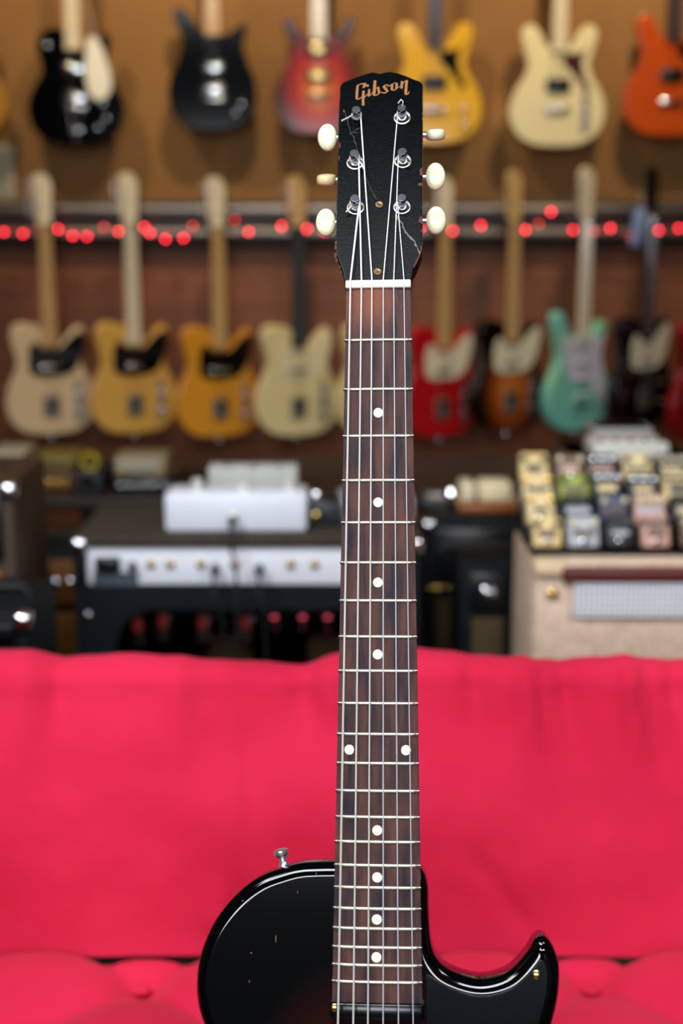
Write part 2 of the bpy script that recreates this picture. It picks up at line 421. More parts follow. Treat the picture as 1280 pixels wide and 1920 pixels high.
STROKES = [
 ([(146, 208), (138, 300), (132, 400), (128, 490), (132, 520)], [46, 50, 52, 48, 30]),
 ([(132, 225), (165, 202), (210, 186), (260, 178), (310, 174)], [16, 26, 26, 26, 24]),
 ([(250, 180), (318, 176)], 30), ([(292, 180), (284, 215), (266, 272)], [46, 50, 44]), ([(245, 270), (290, 262)], 18), ([(300, 222), (330, 236)], 20),
 ([(125, 512), (155, 524), (195, 505), (238, 470)], [28, 30, 26, 16]),
 ([(264, 335), (260, 450), (258, 560), (260, 668)], [50, 54, 54, 50]),
 ([(272, 500), (315, 448), (350, 405)], [22, 18, 16]),
 ([(318, 226), (372, 226)], 50), ([(345, 198), (345, 252)], 34),
 ([(382, 305), (376, 400), (370, 468)], [42, 46, 46]), ([(372, 466), (415, 430), (460, 372)], [24, 18, 16]),
 ([(500, 115), (492, 230), (484, 350), (478, 446)], [56, 58, 58, 54]),
 ([(470, 452), (520, 446), (565, 424), (600, 392)], [22, 28, 26, 18]), ([(565, 262), (572, 330), (580, 400)], [46, 46, 44]), ([(505, 318), (545, 275), (580, 262)], [16, 16, 14]),
 ([(596, 400), (626, 376), (650, 392)], [16, 18, 22]),
 ([(778, 222), (735, 222), (695, 236), (668, 262)], [18, 24, 28, 34]), ([(668, 250), (705, 298), (745, 350)], [48, 58, 52]), ([(765, 340), (735, 385), (690, 402), (642, 392)], [34, 30, 30, 26]),
 ([(738, 262), (790, 252), (842, 212)], [18, 20, 18]),
 ([(848, 212), (842, 280), (838, 340)], [46, 50, 46]), ([(835, 344), (880, 346), (940, 314)], [26, 30, 24]), ([(942, 192), (936, 260), (928, 322)], [44, 48, 42]), ([(846, 216), (890, 190), (945, 190)], [20, 22, 20]),
 ([(935, 310), (985, 278), (1030, 262)], [22, 20, 16]),
 ([(1048, 148), (1042, 230), (1036, 316)], [44, 50, 46]), ([(1050, 230), (1085, 178), (1128, 140)], [18, 20, 20]), ([(1146, 132), (1134, 250), (1126, 350), (1122, 440)], [52, 56, 56, 52]),
 ([(1110, 444), (1150, 446), (1182, 420), (1190, 385)], [28, 28, 24, 18]),
]
lb = B()
for i, (pts, ws) in enumerate(STROKES): ribbon(lb, pts, ws, y=-.10-.004*i, t=.09, conv=lambda p: lz(*p), sc_=K)
tag(lb.build('logo', logom, head), 'gold script logo')
# cracks and chips in the lacquer
def c2(a, b_): px, py = 600+a/5.818, 330+b_/5.818; return ((px-711.4)/2.68, 62.9-(py-383)*.437)
def c1(a, b_): px, py = 600+a/5.818, 120+b_/5.818; return ((px-711.4)/2.66, 62.9-(py-383)*.4265+.5)
crackm = mat('crack_grey', '#8e8678', .8, noise_amt=.9, scale=1500, c2='#2c2a28')
cb = B()
def jag(pts, n=5):
    out = []
    for a, b_ in zip(pts, pts[1:]):
        for k in range(n):
            t = k/n; out.append((a[0]+(b_[0]-a[0])*t+random.uniform(-.35, .35), a[1]+(b_[1]-a[1])*t+random.uniform(-.2, .2)))
    return out+[pts[-1]]
p_ = jag([c2(*q) for q in ((815, 425), (850, 480), (885, 520), (910, 590), (960, 660), (1020, 720), (1050, 790), (1075, 850))])
ribbon(cb, p_, [random.uniform(.6, 1.9)*(1.15-.5*i/len(p_)) for i in range(len(p_))], y=-.08, t=.07)
cb.build('crack', crackm, head)
cb = B(); faint = mat('faint_crack', '#4a4440', .8, noise_amt=.9, scale=1500, c2='#0c0d0e')
for seg_ in ([c1(*q) for q in ((225, 430), (270, 560), (312, 690), (345, 760), (382, 880), (392, 935))], [c2(*q) for q in ((470, -60), (510, 70), (560, 170), (605, 255))], [c1(*q) for q in ((300, 720), (345, 690), (380, 660), (430, 650))], [c1(*q) for q in ((300, 735), (340, 700), (380, 708))], [c2(*q) for q in ((815, 180), (835, 165), (855, 150))]):
    p_ = jag(seg_, 6); ribbon(cb, p_, [random.uniform(.1, .75) for _ in p_], y=-.08, t=.07)
cb.build('crack', faint, head)
cb = B()
def chip(cx, cz, rx, rz, y=-.07):
    n = 10; pts = []
    for k in range(n):
        a = 2*PI*k/n; q = random.uniform(.7, 1.15); pts.append((max(-30.6, min(29.0, cx+rx*q*math.cos(a))), cz+rz*q*math.sin(a)))
    B().prism(pts, y, y+.06, 0, 1, HS).build('paint_chip', woodchip, head)
for a, b_, rx, rz, f_ in ((1102, 300, .9, 1.0, c1), (1104, 370, .9, 2.2, c1), (1100, 560, .8, 1.6, c1), (1100, 500, .7, 1.6, c1), (1090, 1180, 1.9, 4.2, c1), (1086, 95, 2.6, 1.5, c2), (1092, 490, 2.1, 3.0, c2), (1100, 600, 1.1, 1.2, c2), (1106, 740, .9, 1.6, c2), (1104, 350, .7, 1.4, c2),
                  (182, 715, 1.0, 1.6, c2), (180, 770, 1.0, 2.4, c2), (182, 850, 1.2, 3.0, c2), (196, 905, .8, 1.6, c2), (232, 975, .6, 1.2, c2), (250, 1030, .6, .9, c2), (195, 850, .5, 3, c1), (192, 1000, .5, 2.2, c1), (210, 560, .6, 1.6, c1), (232, 450, .8, 1.1, c1), (1090, 800, .6, 3.4, c2)):
    q = f_(a, b_); chip(q[0], q[1], rx, rz)
cb.bm.free(); cb = B()
ribbon(cb, [(29.1, 27.2), (27.3, 21.4), (25.2, 16), (23.2, 11.2)], [.5, 1.0, 1.1, .6], y=-.05, t=1.4)
cb.build('worn_edge', woodchip, head); cb = B()
ribbon(cb, [(28.95, 163), (28.95, 150), (29.05, 126), (29.1, 90), (29.1, 50), (29.1, 28)], [.25]*6, y=-.03, t=1.2)
cb.build('worn_edge', woodchip, head)
for sx, sz in ((-.6, 62.9), (-1.0, 8.9)):
    s_ = B().lathe([(2.7, -.2), (2.6, .2), (2.0, .45), (1.3, .2), (.6, .1)], HS @ T(sx, 0, sz) @ RX(90), 24).build('screw', brass, head)
    B().box((0, -.45, 0), (3.0, .3, .6), 0, HS @ T(sx, 0, sz) @ RY(30)).build('screw_slot', blackp, head)
# tuners: post, bushing, shaft, button
POST = [(-17.6, 135.2, 0), (-18.1, 98.1, 1), (-16.9, 60.6, 1), (14.5, 136.0, 1), (15.3, 98.6, 1), (15.1, 60.4, 1)]
BTN = [(-39.9, 134.2, 0), (-39.6, 97.4, 1), (-38.9, 61.2, 0), (37.9, 134.9, 1), (37.9, 98.3, 0), (38.3, 61.4, 0)]
postm = mat('post_chrome', (.55, .58, .64, 1), .2, 1, noise_amt=.1)
post_top = mat('post_end', (.04, .045, .05, 1), .4, .5, noise_amt=.5, scale=900, c2=(.05, .05, .06, 1))
for (px_, pz_, bush), (bx_, bz_, turned) in zip(POST, BTN):
    tn = B().lathe([(3.5, -1.5), (3.2, 1.2), (2.9, 2.2), (2.6, 4.0), (2.55, 6.5), (2.9, 7.4), (3.15, 8.0), (3.2, 10.5), (2.9, 11.1), (1.0, 11.2)], HS @ T(px_, 0, pz_) @ RX(90), 28).build('tuner', postm, gtr)
    B().lathe([(2.75, 0), (2.7, .12), (.5, .14)], HS @ T(px_, -11.15, pz_) @ RX(90), 24).build('post_end', post_top, tn)
    if bush:
        bu = B().lathe([(6.1, -.3), (6.15, .15), (5.9, .5), (5.4, .62), (5.0, .45), (4.7, .1), (4.6, .06)], HS @ T(px_, 0, pz_) @ RX(90), 36).build('bushing', nickel, tn)
        B().lathe([(4.62, .02), (4.6, .12), (.5, .12)], HS @ T(px_, 0, pz_) @ RX(90), 30).build('bushing_bore', blackp, tn)
    sg = 1 if bx_ > 0 else -1
    B().tube([HS @ Vector((sg*20, 18.5, bz_)), HS @ Vector((bx_-sg*5.5, 18.5, bz_))], .0022, 12).build('shaft', chrome, tn)
    B().box((px_, 17.4, (bz_+pz_)/2), (13, 5.6, 9), 1.2, HS).build('gear_housing', nickel, tn)
    # oval keystone-less button: rounded ellipsoid slab
    bb = B(); n = 32; prof = [(0, -3.6), (.55, -3.55), (.86, -3.0), (.97, -1.8), (1, 0), (.97, 1.8), (.86, 3.0), (.55, 3.55), (0, 3.6)]
    Mb = HS @ T(bx_, 18.5, bz_) @ (RX(-50) if turned else RX(30))
    V = []; F = []
    for r_, y_ in prof:
        for k in range(n):
            a = 2*PI*k/n; V.append(Mb @ Vector((7.15*max(r_, .02)*math.cos(a), y_*(1.12 if turned else 1), 9.8*max(r_, .02)*math.sin(a))))
    for j in range(len(prof)-1):
        for k in range(n): F.append((j*n+k, j*n+(k+1) % n, (j+1)*n+(k+1) % n, (j+1)*n+k))
    F += [tuple(range(n)), tuple(range((len(prof)-1)*n, len(prof)*n))]
    bb.add(V, F).build('button', amberb if (turned and sg < 0) else ivory, tn, 80)

# neck, fretboard, frets, markers
S = 628.65
def fd(n): return S*(1-2**(-n/12))
KW = .0308376
def hw(v): return (43.2+KW*v)/2
END = 465.0
Rb = 305.0
def by(x, v): return Rb-math.sqrt(Rb*Rb-x*x)    # board crown: distance behind its highest line
fbm = mat('worn_rosewood_board', '#5a362c', .55, noise_amt=1.0, spec=.25, scale=34, c2='#241c24', stretch=(4.2, 1, .6), bump=.25, bscale=420)
_nt = fbm.node_tree; _b = _nt.nodes['Principled BSDF']
# finger wear: the bare reddish wood patch near the nut, a mark that belongs to this board
_tc = _nt.nodes.new('ShaderNodeTexCoord'); _mp = _nt.nodes.new('ShaderNodeMapping'); _mp.vector_type = 'TEXTURE'
_mp.inputs['Location'].default_value = (-.006, 0, BASE-.006); _mp.inputs['Scale'].default_value = (.022, 1, .026)
_ln = _nt.nodes.new('ShaderNodeVectorMath'); _ln.operation = 'LENGTH'
_n = _nt.nodes.new('ShaderNodeTexNoise'); _n.inputs['Scale'].default_value = 160
_ad = _nt.nodes.new('ShaderNodeMath'); _ad.operation = 'ADD'; _mr = _nt.nodes.new('ShaderNodeMapRange')
_mr.inputs[1].default_value = 1.5; _mr.inputs[2].default_value = .8
_mx = _nt.nodes.new('ShaderNodeMix'); _mx.data_type = 'RGBA'; _mx.inputs[7].default_value = col('#7d4630')
_prev = _b.inputs['Base Color'].links[0].from_socket
for a, b_ in ((_tc.outputs['Object'], _mp.inputs[0]), (_mp.outputs[0], _ln.inputs[0]), (_ln.outputs[1], _ad.inputs[0]), (_n.outputs[0], _ad.inputs[1]), (_ad.outputs[0], _mr.inputs[0]), (_mr.outputs[0], _mx.inputs[0]), (_prev, _mx.inputs[6]), (_mx.outputs[2], _b.inputs['Base Color'])): _nt.links.new(a, b_)
b = B(); V = []; F = []; NXb = 12
for v in (0, END):
    h_ = hw(v)
    for i in range(NXb+1):
        x = -h_+2*h_*i/NXb; yy = by(x, v)
        if i in (0, NXb): yy += .5
        V.append(G @ Vector((x, yy, -v)))
    V += [G @ Vector((h_+.15, 5.2, -v)), G @ Vector((-h_-.15, 5.2, -v))]
n = NXb+3
F = [(i, (i+1) % n, n+(i+1) % n, n+i) for i in range(n)]+[tuple(range(n)), tuple(range(n, 2*n))]
board = b.add(V, F).build('fretboard', fbm, gtr, 40)
fretm = mat('fret_nickel', (.66, .62, .50, 1), .4, 1, noise_amt=.5, scale=120, c2=(.46, .40, .28, 1))
fretend = mat('fret_end_nickel', (.95, .95, .93, 1), .22, 1)
for k in range(1, 23):
    v = fd(k); h_ = hw(v)+.25; b = B(); V = []; F = []; nx = 14; ns = 6
    for i in range(nx+1):
        x = -h_+2*h_*i/nx; e = 1 if 0 < i < nx else .35
        for s_ in range(ns+1):
            a = PI*s_/ns
            V.append(G @ Vector((x, by(x, v)+.35-1.35*math.sin(a)*e, -v+1.3*math.cos(a)*(1 if 0 < i < nx else .7))))
    m_ = ns+1
    for i in range(nx):
        for s_ in range(ns): a = i*m_+s_; F.append((a, a+1, a+m_+1, a+m_))
    F += [tuple(range(m_)), tuple(range(nx*m_, (nx+1)*m_))]
    b.add(V, F)
    fo = b.build('fret', fretm, board, 80)
    for sx in (-1, 1): B().lathe([(.05, -1.5), (.9, -1.1), (1.35, 0), (.9, 1.0), (.05, 1.3)], G @ T(sx*(h_-.9), by(h_, v)+.15, -v) @ RY(90), 14).build('fret_end', fretend, board)
pearl = mat('pearloid_dot', '#f0eed2', .3, noise_amt=.6, scale=500, c2='#dedbae')
for v, xs in ((84.5, (0,)), (144.3, (0,)), (197.1, (0,)), (244.1, (0,)), (305.7, (-18.3, 18.4)), (356.9, (0,)), (386.6, (0,)), (413.0, (-.2,)), (436.6, (-.4,))):
    for x in xs:
        B().lathe([(3.2, -.3), (3.2, .12), (2.9, .16), (.3, .17)], G @ T(x, by(x, v), -v) @ RX(90), 28).build('position_marker', pearl, board)
b = B(); V = []; F = []; secs = [(-6, 21.5, 5.0, 20), (-20, 22, 5.0, 20.5), (-100, 23, 5, 21), (-340, 26.2, 5, 24), (-372, 27, 5, 30), (-388, 28, 5, 44)]
for (v, h_, y0, y1) in secs:
    for k in range(13):
        a = PI*k/12; V.append(G @ Vector((-h_*math.cos(a), y0+(y1-y0)*math.sin(a)**.8, v)))
for j in range(len(secs)-1):
    for k in range(12): F.append((j*13+k, j*13+k+1, (j+1)*13+k+1, (j+1)*13+k))
    F.append((j*13, (j+1)*13, (j+1)*13+12, j*13+12))
F += [tuple(range(13)), tuple(range(5*13, 6*13))]
b.add(V, F)
b.box((0, 11, -2), (42, 12, 14), 1, G)
b.build('neck', neckm, gtr, 50)
B().box((-.2, 1.6, 2.7), (43.9, 6.4, 5.6), 1.0, G).build('nut', nutm, gtr)

# body
BL = [(-12, -379), (-28, -379), (-40, -379.4), (-50, -380.2), (-61, -382.9), (-78, -389.6), (-94, -402), (-107.8, -419.5), (-115.8, -438.5), (-118.5, -456), (-117, -473), (-110.5, -491), (-101, -513), (-97, -535), (-101, -565), (-120, -600), (-143, -640), (-155, -682), (-153, -728), (-130, -778), (-85, -809), (-30, -818)]
BR = [(30, -818), (85, -809), (130, -778), (153, -728), (155, -682), (143, -640), (120, -600), (101, -560), (99, -528), (105, -500), (110.5, -482), (115.5, -462), (116.5, -444), (113, -431), (107, -424.2), (101, -426), (95.5, -434.8), (83.5, -447), (66.2, -451.8), (48.8, -447.8), (39.3, -441), (34.4, -429), (32.8, -408), (32.6, -396), (31, -387.5), (27, -382), (20, -379.2), (8, -378.5)]
body_out = spline(BL+BR, 6)
body = B().prism(body_out, 8, 43, 8, 6, G).build('body', bodym, gtr, 60)
pg_out = spline([(31, -462), (31.5, -449), (38, -452), (50, -457.5), (66, -461), (83, -457), (96, -446.5), (104, -438), (108.5, -444), (107.5, -460), (102, -480), (97, -505), (92, -540), (105, -590), (122, -640), (110, -690), (75, -700), (45, -660), (36, -600), (33, -540), (31, -490)], 5)
pg = B().prism(pg_out, 6.4, 8.1, .5, 2, G).build('pickguard', mat('black_pickguard', '#030608', .13, coat=.4, noise_amt=.1), gtr)
for sx, sz in ((101.5, -446.8), (98, -560), (36.5, -520)):
    B().lathe([(3.0, -.2), (2.9, .4), (2.0, .9), (.4, 1.0)], G @ T(sx, 6.4, sz) @ RX(90), 20).build('screw', gold, pg)
pk = B().box((0, 4.8, -470.6), (60, 8, 11), 2.0, G).build('pickup', mat('black_pickup_cover', '#04070b', .22, noise_amt=.2), gtr)
for sx in (-27.2,): B().lathe([(2.5, -.2), (2.4, .4), (1.6, .8), (.4, .85)], G @ T(sx, .8, -468.6) @ RX(90), 20).build('screw', gold, pk)
pk2 = B().box((0, 4.8, -600), (70, 8, 14), 2.0, G @ T(0, 0, -600) @ RY(8) @ T(0, 0, 600)).build('pickup', blackp, gtr)
B().box((0, .5, -632), (74, 9, 11), 3.5, G @ T(0, 0, -632) @ RY(-4) @ T(0, 0, 632)).build('bridge', nickel, gtr)
for sx in (-40, 40): B().lathe([(5, 0), (5, 6), (7, 7), (7, 11), (3, 12)], G @ T(sx, 8, -632) @ RX(90), 20).build('bridge_post', nickel, gtr)
for sx, sz in ((75, -640), (100, -672), (62, -690), (92, -726)):
    B().lathe([(12, 0), (12, 3), (9, 6), (8.5, 14), (7, 15.5)], G @ T(sx, 7, sz) @ RX(90), 24).build('knob', blackp, gtr)
# strap button on the upper shoulder, pointing up and out
Ms = G @ T(-62.5, 24, -384.5) @ RY(-14)
B().lathe([(4.6, -2), (4.4, .5), (3.2, 1.8), (2.5, 4.5), (2.7, 6.5), (4.6, 8.2), (5.3, 9.6), (5.1, 11.2), (3.2, 12.2), (.6, 12.4)], Ms, 28).build('strap_button', mat('bright_nickel', (.9, .9, .94, 1), .22, .9), gtr)
ding = mat('finish_ding', '#6a4014', .5, noise_amt=.5, scale=900, c2='#2a180a')
for dx, dz, rx, rz in ((-66, -428, .5, 2.6), (-82, -437, .8, .7), (-83, -455, .5, .8), (-52, -398, .4, 1.0), (-88, -404, .5, .7), (-40, -386, .6, .6)):
    B().prism([(dx+rx*math.cos(k*PI/4)*random.uniform(.6, 1.2), dz+rz*math.sin(k*PI/4)*random.uniform(.6, 1.2)) for k in range(8)], 7.95, 8.1, 0, 1, G).build('finish_ding', ding, body)
# strings
GA = (.70, .62, .54, .42, .38, .34)
x0s = (-18.7, -11.3, -4.3, 3.3, 10.3, 17.1); xbs = (-26.2, -15.8, -5.8, 4.5, 15.0, 25.1)
order = (2, 1, 0, 3, 4, 5)     # low E -> lowest left post ... high E -> lowest right post
H2G = T(0, 4.5, 5) @ RX(-17)
for i in range(6):
    tx, tz, _ = POST[order[i]]; sg = 1 if tx < 0 else -1; g_ = GA[i]
    wp = []
    zc = 5.6
    wp.append(H2G @ Vector((tx+sg*2.9, -zc-.6, tz)))
    pts = [Vector((xbs[i], -6, -629)), Vector((x0s[i], -1.6-g_, 0)), Vector((x0s[i]*1.0, -1.7-g_, 3)), Vector((x0s[i], -1.0-g_, 5.5)), H2G @ Vector((x0s[i]+(tx+sg*3-x0s[i])*.03, -3.2, 5))]
    pts = pts[:4]+[wp[0]]
    b = B().tube([G @ p for p in pts], g_*.001, 8)
    # windings around the post
    nw = (2.6 if i < 3 else 3.2); wpts = []
    for k in range(int(nw*18)+1):
        a = 2*PI*k/18; hgt = zc-(0 if i < 3 else 0)+.6-(1.15 if i < 3 else .7)*k/18
        wpts.append(HS @ Vector((tx+sg*math.cos(a)*(2.65+g_), -hgt, tz+math.sin(a)*(2.65+g_))))
    b.tube(wpts, g_*.001, 6)
    # cut end
    tail = {0: [(-2, -5.6, -2), (-5.2, -4.2, -5.4), (-6.2, -3.5, -6.0)], 1: [(2.0, -6.5, -2), (5.0, -6.2, -6), (6.6, -5.5, -9.5)], 2: [(-2, -7, -1), (-6, -6.2, -3.2), (-10.5, -5.2, -5.0)],
            3: [(.5, -11, 1), (.9, -13.5, 3.2), (-.4, -14, 4.6), (-2.6, -13, 2.0)], 4: [(-1, -6, -2.2), (2.5, -5.4, -4.0), (5.5, -4.6, -6.2)], 5: [(1, -6.5, 0), (2.2, -6.8, 1.5), (2.6, -7, 2)]}[i]
    b.tube([HS @ Vector((tx+q[0], q[1], tz+q[2])) for q in tail], max(g_, .34)*.001, 6)
    b.build('string', wound if i < 3 else plain, gtr)

# stand that carries the guitar (below the frame)
bz = (nut_w-au*BASE)
stand = thing('guitar_stand', 'black tubular stand cradling the guitar in front of the sofa', 'stand', (bz.x, bz.y, 0))
sd = rot
for sx in (-1, 1):
    c_ = Vector((sx*.09, 0, bz.z-.012))
    B().tube([Vector((sx*.09, -.03, bz.z+.018)), Vector((sx*.09, -.028, bz.z-.012)), Vector((sx*.09, .045, bz.z-.017)), Vector((sx*.09, .085, bz.z-.01))], .009, 12).build('cradle_arm', rubber, stand)
    B().tube([Vector((sx*.09, .085, bz.z-.01)), Vector((sx*.05, .085, .30)), Vector((sx*.17, -.10, .012))], .010, 12).build('leg', blackp, stand)
B().tube([Vector((-.09, .085, bz.z-.01)), Vector((.09, .085, bz.z-.01))], .010, 12).build('cross_bar', blackp, stand)
B().tube([Vector((0, .085, .3)), Vector((0, .24, .012))], .010, 12).build('leg', blackp, stand)
B().tube([Vector((-.05, .085, .30)), Vector((.05, .085, .30))], .012, 12).build('cross_bar', blackp, stand)

# ------------------------------------------------------------ guitars on the wall
def mir(L): return L+[(-x, z) for x, z in L[::-1]]
SH = {
 'tele': [(-28, 388), (-60, 402), (-100, 407), (-128, 394), (-138, 362), (-130, 315), (-119, 275), (-124, 235), (-146, 190), (-161, 140), (-160, 90), (-140, 45), (-100, 13), (-50, 2), (0, 0), (50, 2), (100, 13), (140, 45), (160, 90), (161, 140), (146, 190), (124, 235), (116, 268), (122, 305), (132, 345), (130, 378), (114, 394), (94, 386), (70, 360), (46, 330), (26, 312), (0, 318), (-20, 350)],
 'strat': [(-28, 345), (-50, 352), (-75, 385), (-93, 420), (-114, 436), (-134, 415), (-130, 365), (-114, 310), (-108, 270), (-122, 225), (-148, 180), (-160, 130), (-155, 80), (-130, 35), (-85, 8), (-30, 0), (40, 2), (100, 18), (145, 55), (162, 105), (156, 155), (130, 200), (110, 240), (106, 285), (118, 335), (126, 372), (112, 396), (92, 386), (68, 355), (40, 330), (0, 325)],
 'double': mir([(0, 335), (-28, 336), (-42, 342), (-56, 366), (-72, 396), (-96, 414), (-122, 408), (-134, 380), (-122, 328), (-110, 285), (-118, 245), (-146, 200), (-167, 150), (-168, 95), (-146, 45), (-100, 12), (-50, 0)]),
 'single': [(-28, 385), (-60, 400), (-95, 396), (-122, 370), (-130, 330), (-118, 280), (-118, 245), (-146, 200), (-168, 150), (-168, 95), (-146, 45), (-100, 12), (-50, 0), (0, -3), (50, 0), (100, 12), (146, 45), (168, 95), (168, 150), (146, 200), (118, 245), (112, 280), (118, 320), (128, 352), (126, 376), (108, 380), (88, 352), (62, 330), (34, 326), (0, 330)],
 'offset': [(-28, 335), (-48, 350), (-62, 365), (-82, 395), (-108, 418), (-134, 412), (-132, 375), (-114, 335), (-108, 290), (-128, 230), (-152, 180), (-160, 130), (-150, 75), (-122, 30), (-70, 4), (0, 0), (60, 6), (112, 30), (145, 78), (152, 130), (144, 185), (120, 240), (106, 285), (112, 325), (120, 358), (108, 368), (86, 352), (60, 335), (30, 328), (0, 328)],
 'horned': mir([(0, 330), (-28, 330), (-48, 338), (-72, 352), (-90, 384), (-106, 402), (-122, 394), (-120, 362), (-104, 318), (-98, 285), (-112, 240), (-140, 190), (-156, 140), (-150, 80), (-120, 30), (-70, 4)]),
}
BLOB = {
 'tele_pg': [(-60, 338), (-76, 302), (-75, 240), (-54, 216), (0, 212), (56, 216), (94, 240), (116, 288), (129, 345), (122, 374), (100, 368), (72, 348), (46, 322), (26, 312), (-26, 316), (-40, 334)],
 'strat_pg': [(-28, 338), (-52, 335), (-84, 360), (-100, 330), (-98, 280), (-84, 230), (-60, 195), (0, 180), (60, 150), (110, 95), (135, 95), (130, 150), (104, 215), (98, 280), (108, 340), (90, 350), (60, 335), (28, 322)],
 'jr_pg': [(18, 322), (45, 318), (92, 330), (104, 352), (84, 300), (92, 240), (112, 200), (98, 190), (70, 226), (40, 262), (20, 280)],
}
def mm(o): return [(x*.001, z*.001) for x, z in o]
def wall_guitar(label, group, shape, loc, yaw, bodym_, neckm_, boardm, headm, pgm=None, pgshape='tele_pg', pups=('tele',), nut=.75, headl=.18, hw_=chrome, six=True, nobs=((.098, .10), (.098, .07)), plate=False, tilt=0, tailpiece=False):
    g = thing('electric_guitar', label, 'guitar', loc, math.radians(yaw), group)
    g.rotation_euler[1] = math.radians(tilt)
    out = spline(mm(SH[shape]), 4)
    B().prism(out, -.022, .022, .006, 3).build('body', bodym_, g, 50)
    if pgm: B().prism(spline(mm(BLOB[pgshape]), 4), -.0245, -.0222, .0006, 1).build('pickguard', pgm, g)
    # neck and board
    z0 = .325; b = B(); V = []; F = []
    for z, h in ((z0, .028), (nut-.01, .0215)):
        for k in range(9):
            a = PI*k/8; V.append(Vector((-h*math.cos(a), -.026+.021*math.sin(a), z)))
    F = [(k, k+1, 9+k+1, 9+k) for k in range(8)]+[(0, 9, 17, 8), tuple(range(9)), tuple(range(9, 18))]
    b.add(V, F).build('neck', neckm_, g, 50)
    B().add([(-.028, -.0262, z0), (.028, -.0262, z0), (.0215, -.0262, nut), (-.0215, -.0262, nut), (-.0275, -.032, z0), (.0275, -.032, z0), (.021, -.032, nut), (-.021, -.032, nut)], [(0, 1, 2, 3), (4, 5, 6, 7), (0, 1, 5, 4), (1, 2, 6, 5), (2, 3, 7, 6), (3, 0, 4, 7)]).build('fretboard', boardm, g)
    B().box((0, -.031, nut+.002), (.043, .008, .005), .001).build('nut', cream, g)
    if six:
        ho = spline([(-.021, nut), (-.030, nut+headl*.18), (-.034, nut+headl*.55), (-.036, nut+headl*.9), (-.015, nut+headl), (.012, nut+headl*.97), (.030, nut+headl*.80), (.028, nut+headl*.6), (.026, nut+headl*.18), (.021, nut)], 4)
    else:
        ho = [(-.021, nut), (-.036, nut+.04), (-.040, nut+headl*.9), (-.02, nut+headl), (0, nut+headl*.98), (.02, nut+headl), (.040, nut+headl*.9), (.036, nut+.04), (.021, nut)]
    B().prism(ho, -.026, -.012, .002, 2).build('headstock', headm, g)
    for k in range(6):
        if six: tx, tz, sx = -.022, nut+headl*(.2+.125*k), -1
        else: sx = -1 if k < 3 else 1; tx, tz = sx*.020, nut+headl*(.25+.25*(k % 3))
        t_ = B().lathe([(.005, 0), (.005, .001), (.003, .002), (.003, .010), (.002, .011)], T(tx, -.026, tz) @ RX(90), 10).build('tuner', chrome, g)
        B().box((tx+sx*.026, -.014, tz), (.016, .006, .010), .002).build('button', hw_, t_)
    # pickups and bridge
    for p in pups:
        if p == 'tele':
            B().box((0, -.027, .245), (.070, .008, .016), .003).build('pickup', chrome, g)
            br = B().box((0, -.025, .105), (.060, .003, .078), .001).build('bridge', darkst, g)
            B().box((0, -.029, .125), (.054, .006, .018), .002, RY(0)).build('bridge_pickup', blackp, br)
            for k in (-1, 0, 1): B().lathe([(.0045, -.012), (.0045, .012)], T(k*.022, -.030, .095), 10).build('saddle', hw_, br)
        elif p[0] == 'h':
            z = float(p[1:].rstrip('x'))/1000; q = B().box((0, -.028, z), (.072, .010, .038), .004).build('pickup', hw_ if len(p) < 5 else blackp, g)
            B().box((0, -.024, z), (.088, .004, .048), .0015).build('pickup_ring', blackp, q)
        elif p[0] == 'b':
            z = float(p[1:])/1000; q = B().box((0, -.030, z), (.085, .012, .014), .004).build('bridge', hw_, g)
        elif p[0] == 's':
            z = float(p[1:])/1000; B().box((0, -.028, z), (.070, .008, .018), .007).build('pickup', whitep, g)
        elif p[0] == 'j':
            z = float(p[1:])/1000; B().box((0, -.028, z), (.088, .012, .036), .004).build('pickup', blackp, g)
    if plate: B().prism(spline([(.086, .055), (.098, .045), (.110, .055), (.112, .12), (.108, .19), (.098, .20), (.088, .19), (.086, .12)], 3), -.0235, -.022, .0005, 1).build('control_plate', darkst, g)
    for x, z in nobs: B().lathe([(.010, 0), (.0095, .010), (.009, .016), (.006, .0175)], T(x, -.022, z) @ RX(90), 14).build('knob', hw_, g)
    if tailpiece:
        B().box((0, -.032, .05), (.05, .006, .01), .002).build('tailpiece', chrome, g)
        for sx in (-1, 1): B().tube([Vector((sx*.022, -.031, .13)), Vector((sx*.012, -.030, .05)), Vector((0, -.027, .005))], .004, 8).build('tailpiece_bar', chrome, g)
    B().lathe([(.006, 0), (.004, .004), (.006, .012), (.003, .014)], T(0, 0, -.002) @ RX(180), 12).build('strap_button', chrome, g)
    for k in range(6): B().tube([(-.0185+.0074*k, -.0345, nut), (-.026+.0104*k, -.036, .10)], .0006, 4).build('string', chrome, g)
    return g
def hanger(label, loc, wally, group):
    h = thing('wall_hanger', label, 'hanger', (loc.x, wally, loc.z), 0, group)
    dy = loc.y-wally
    B().box((0, -.008, 0), (.05, .016, .07), .004).build('base', blackp, h)
    B().tube([(0, -.01, 0), (0, dy+.03, .0)], .006, 10).build('arm', blackp, h)
    B().tube([(-.030, dy-.035, .006), (-.030, dy+.0, 0), (-.024, dy+.02, 0), (0, dy+.03, 0), (.024, dy+.02, 0), (.030, dy+.0, 0), (.030, dy-.035, .006)], .006, 10).build('yoke', rubber, h)

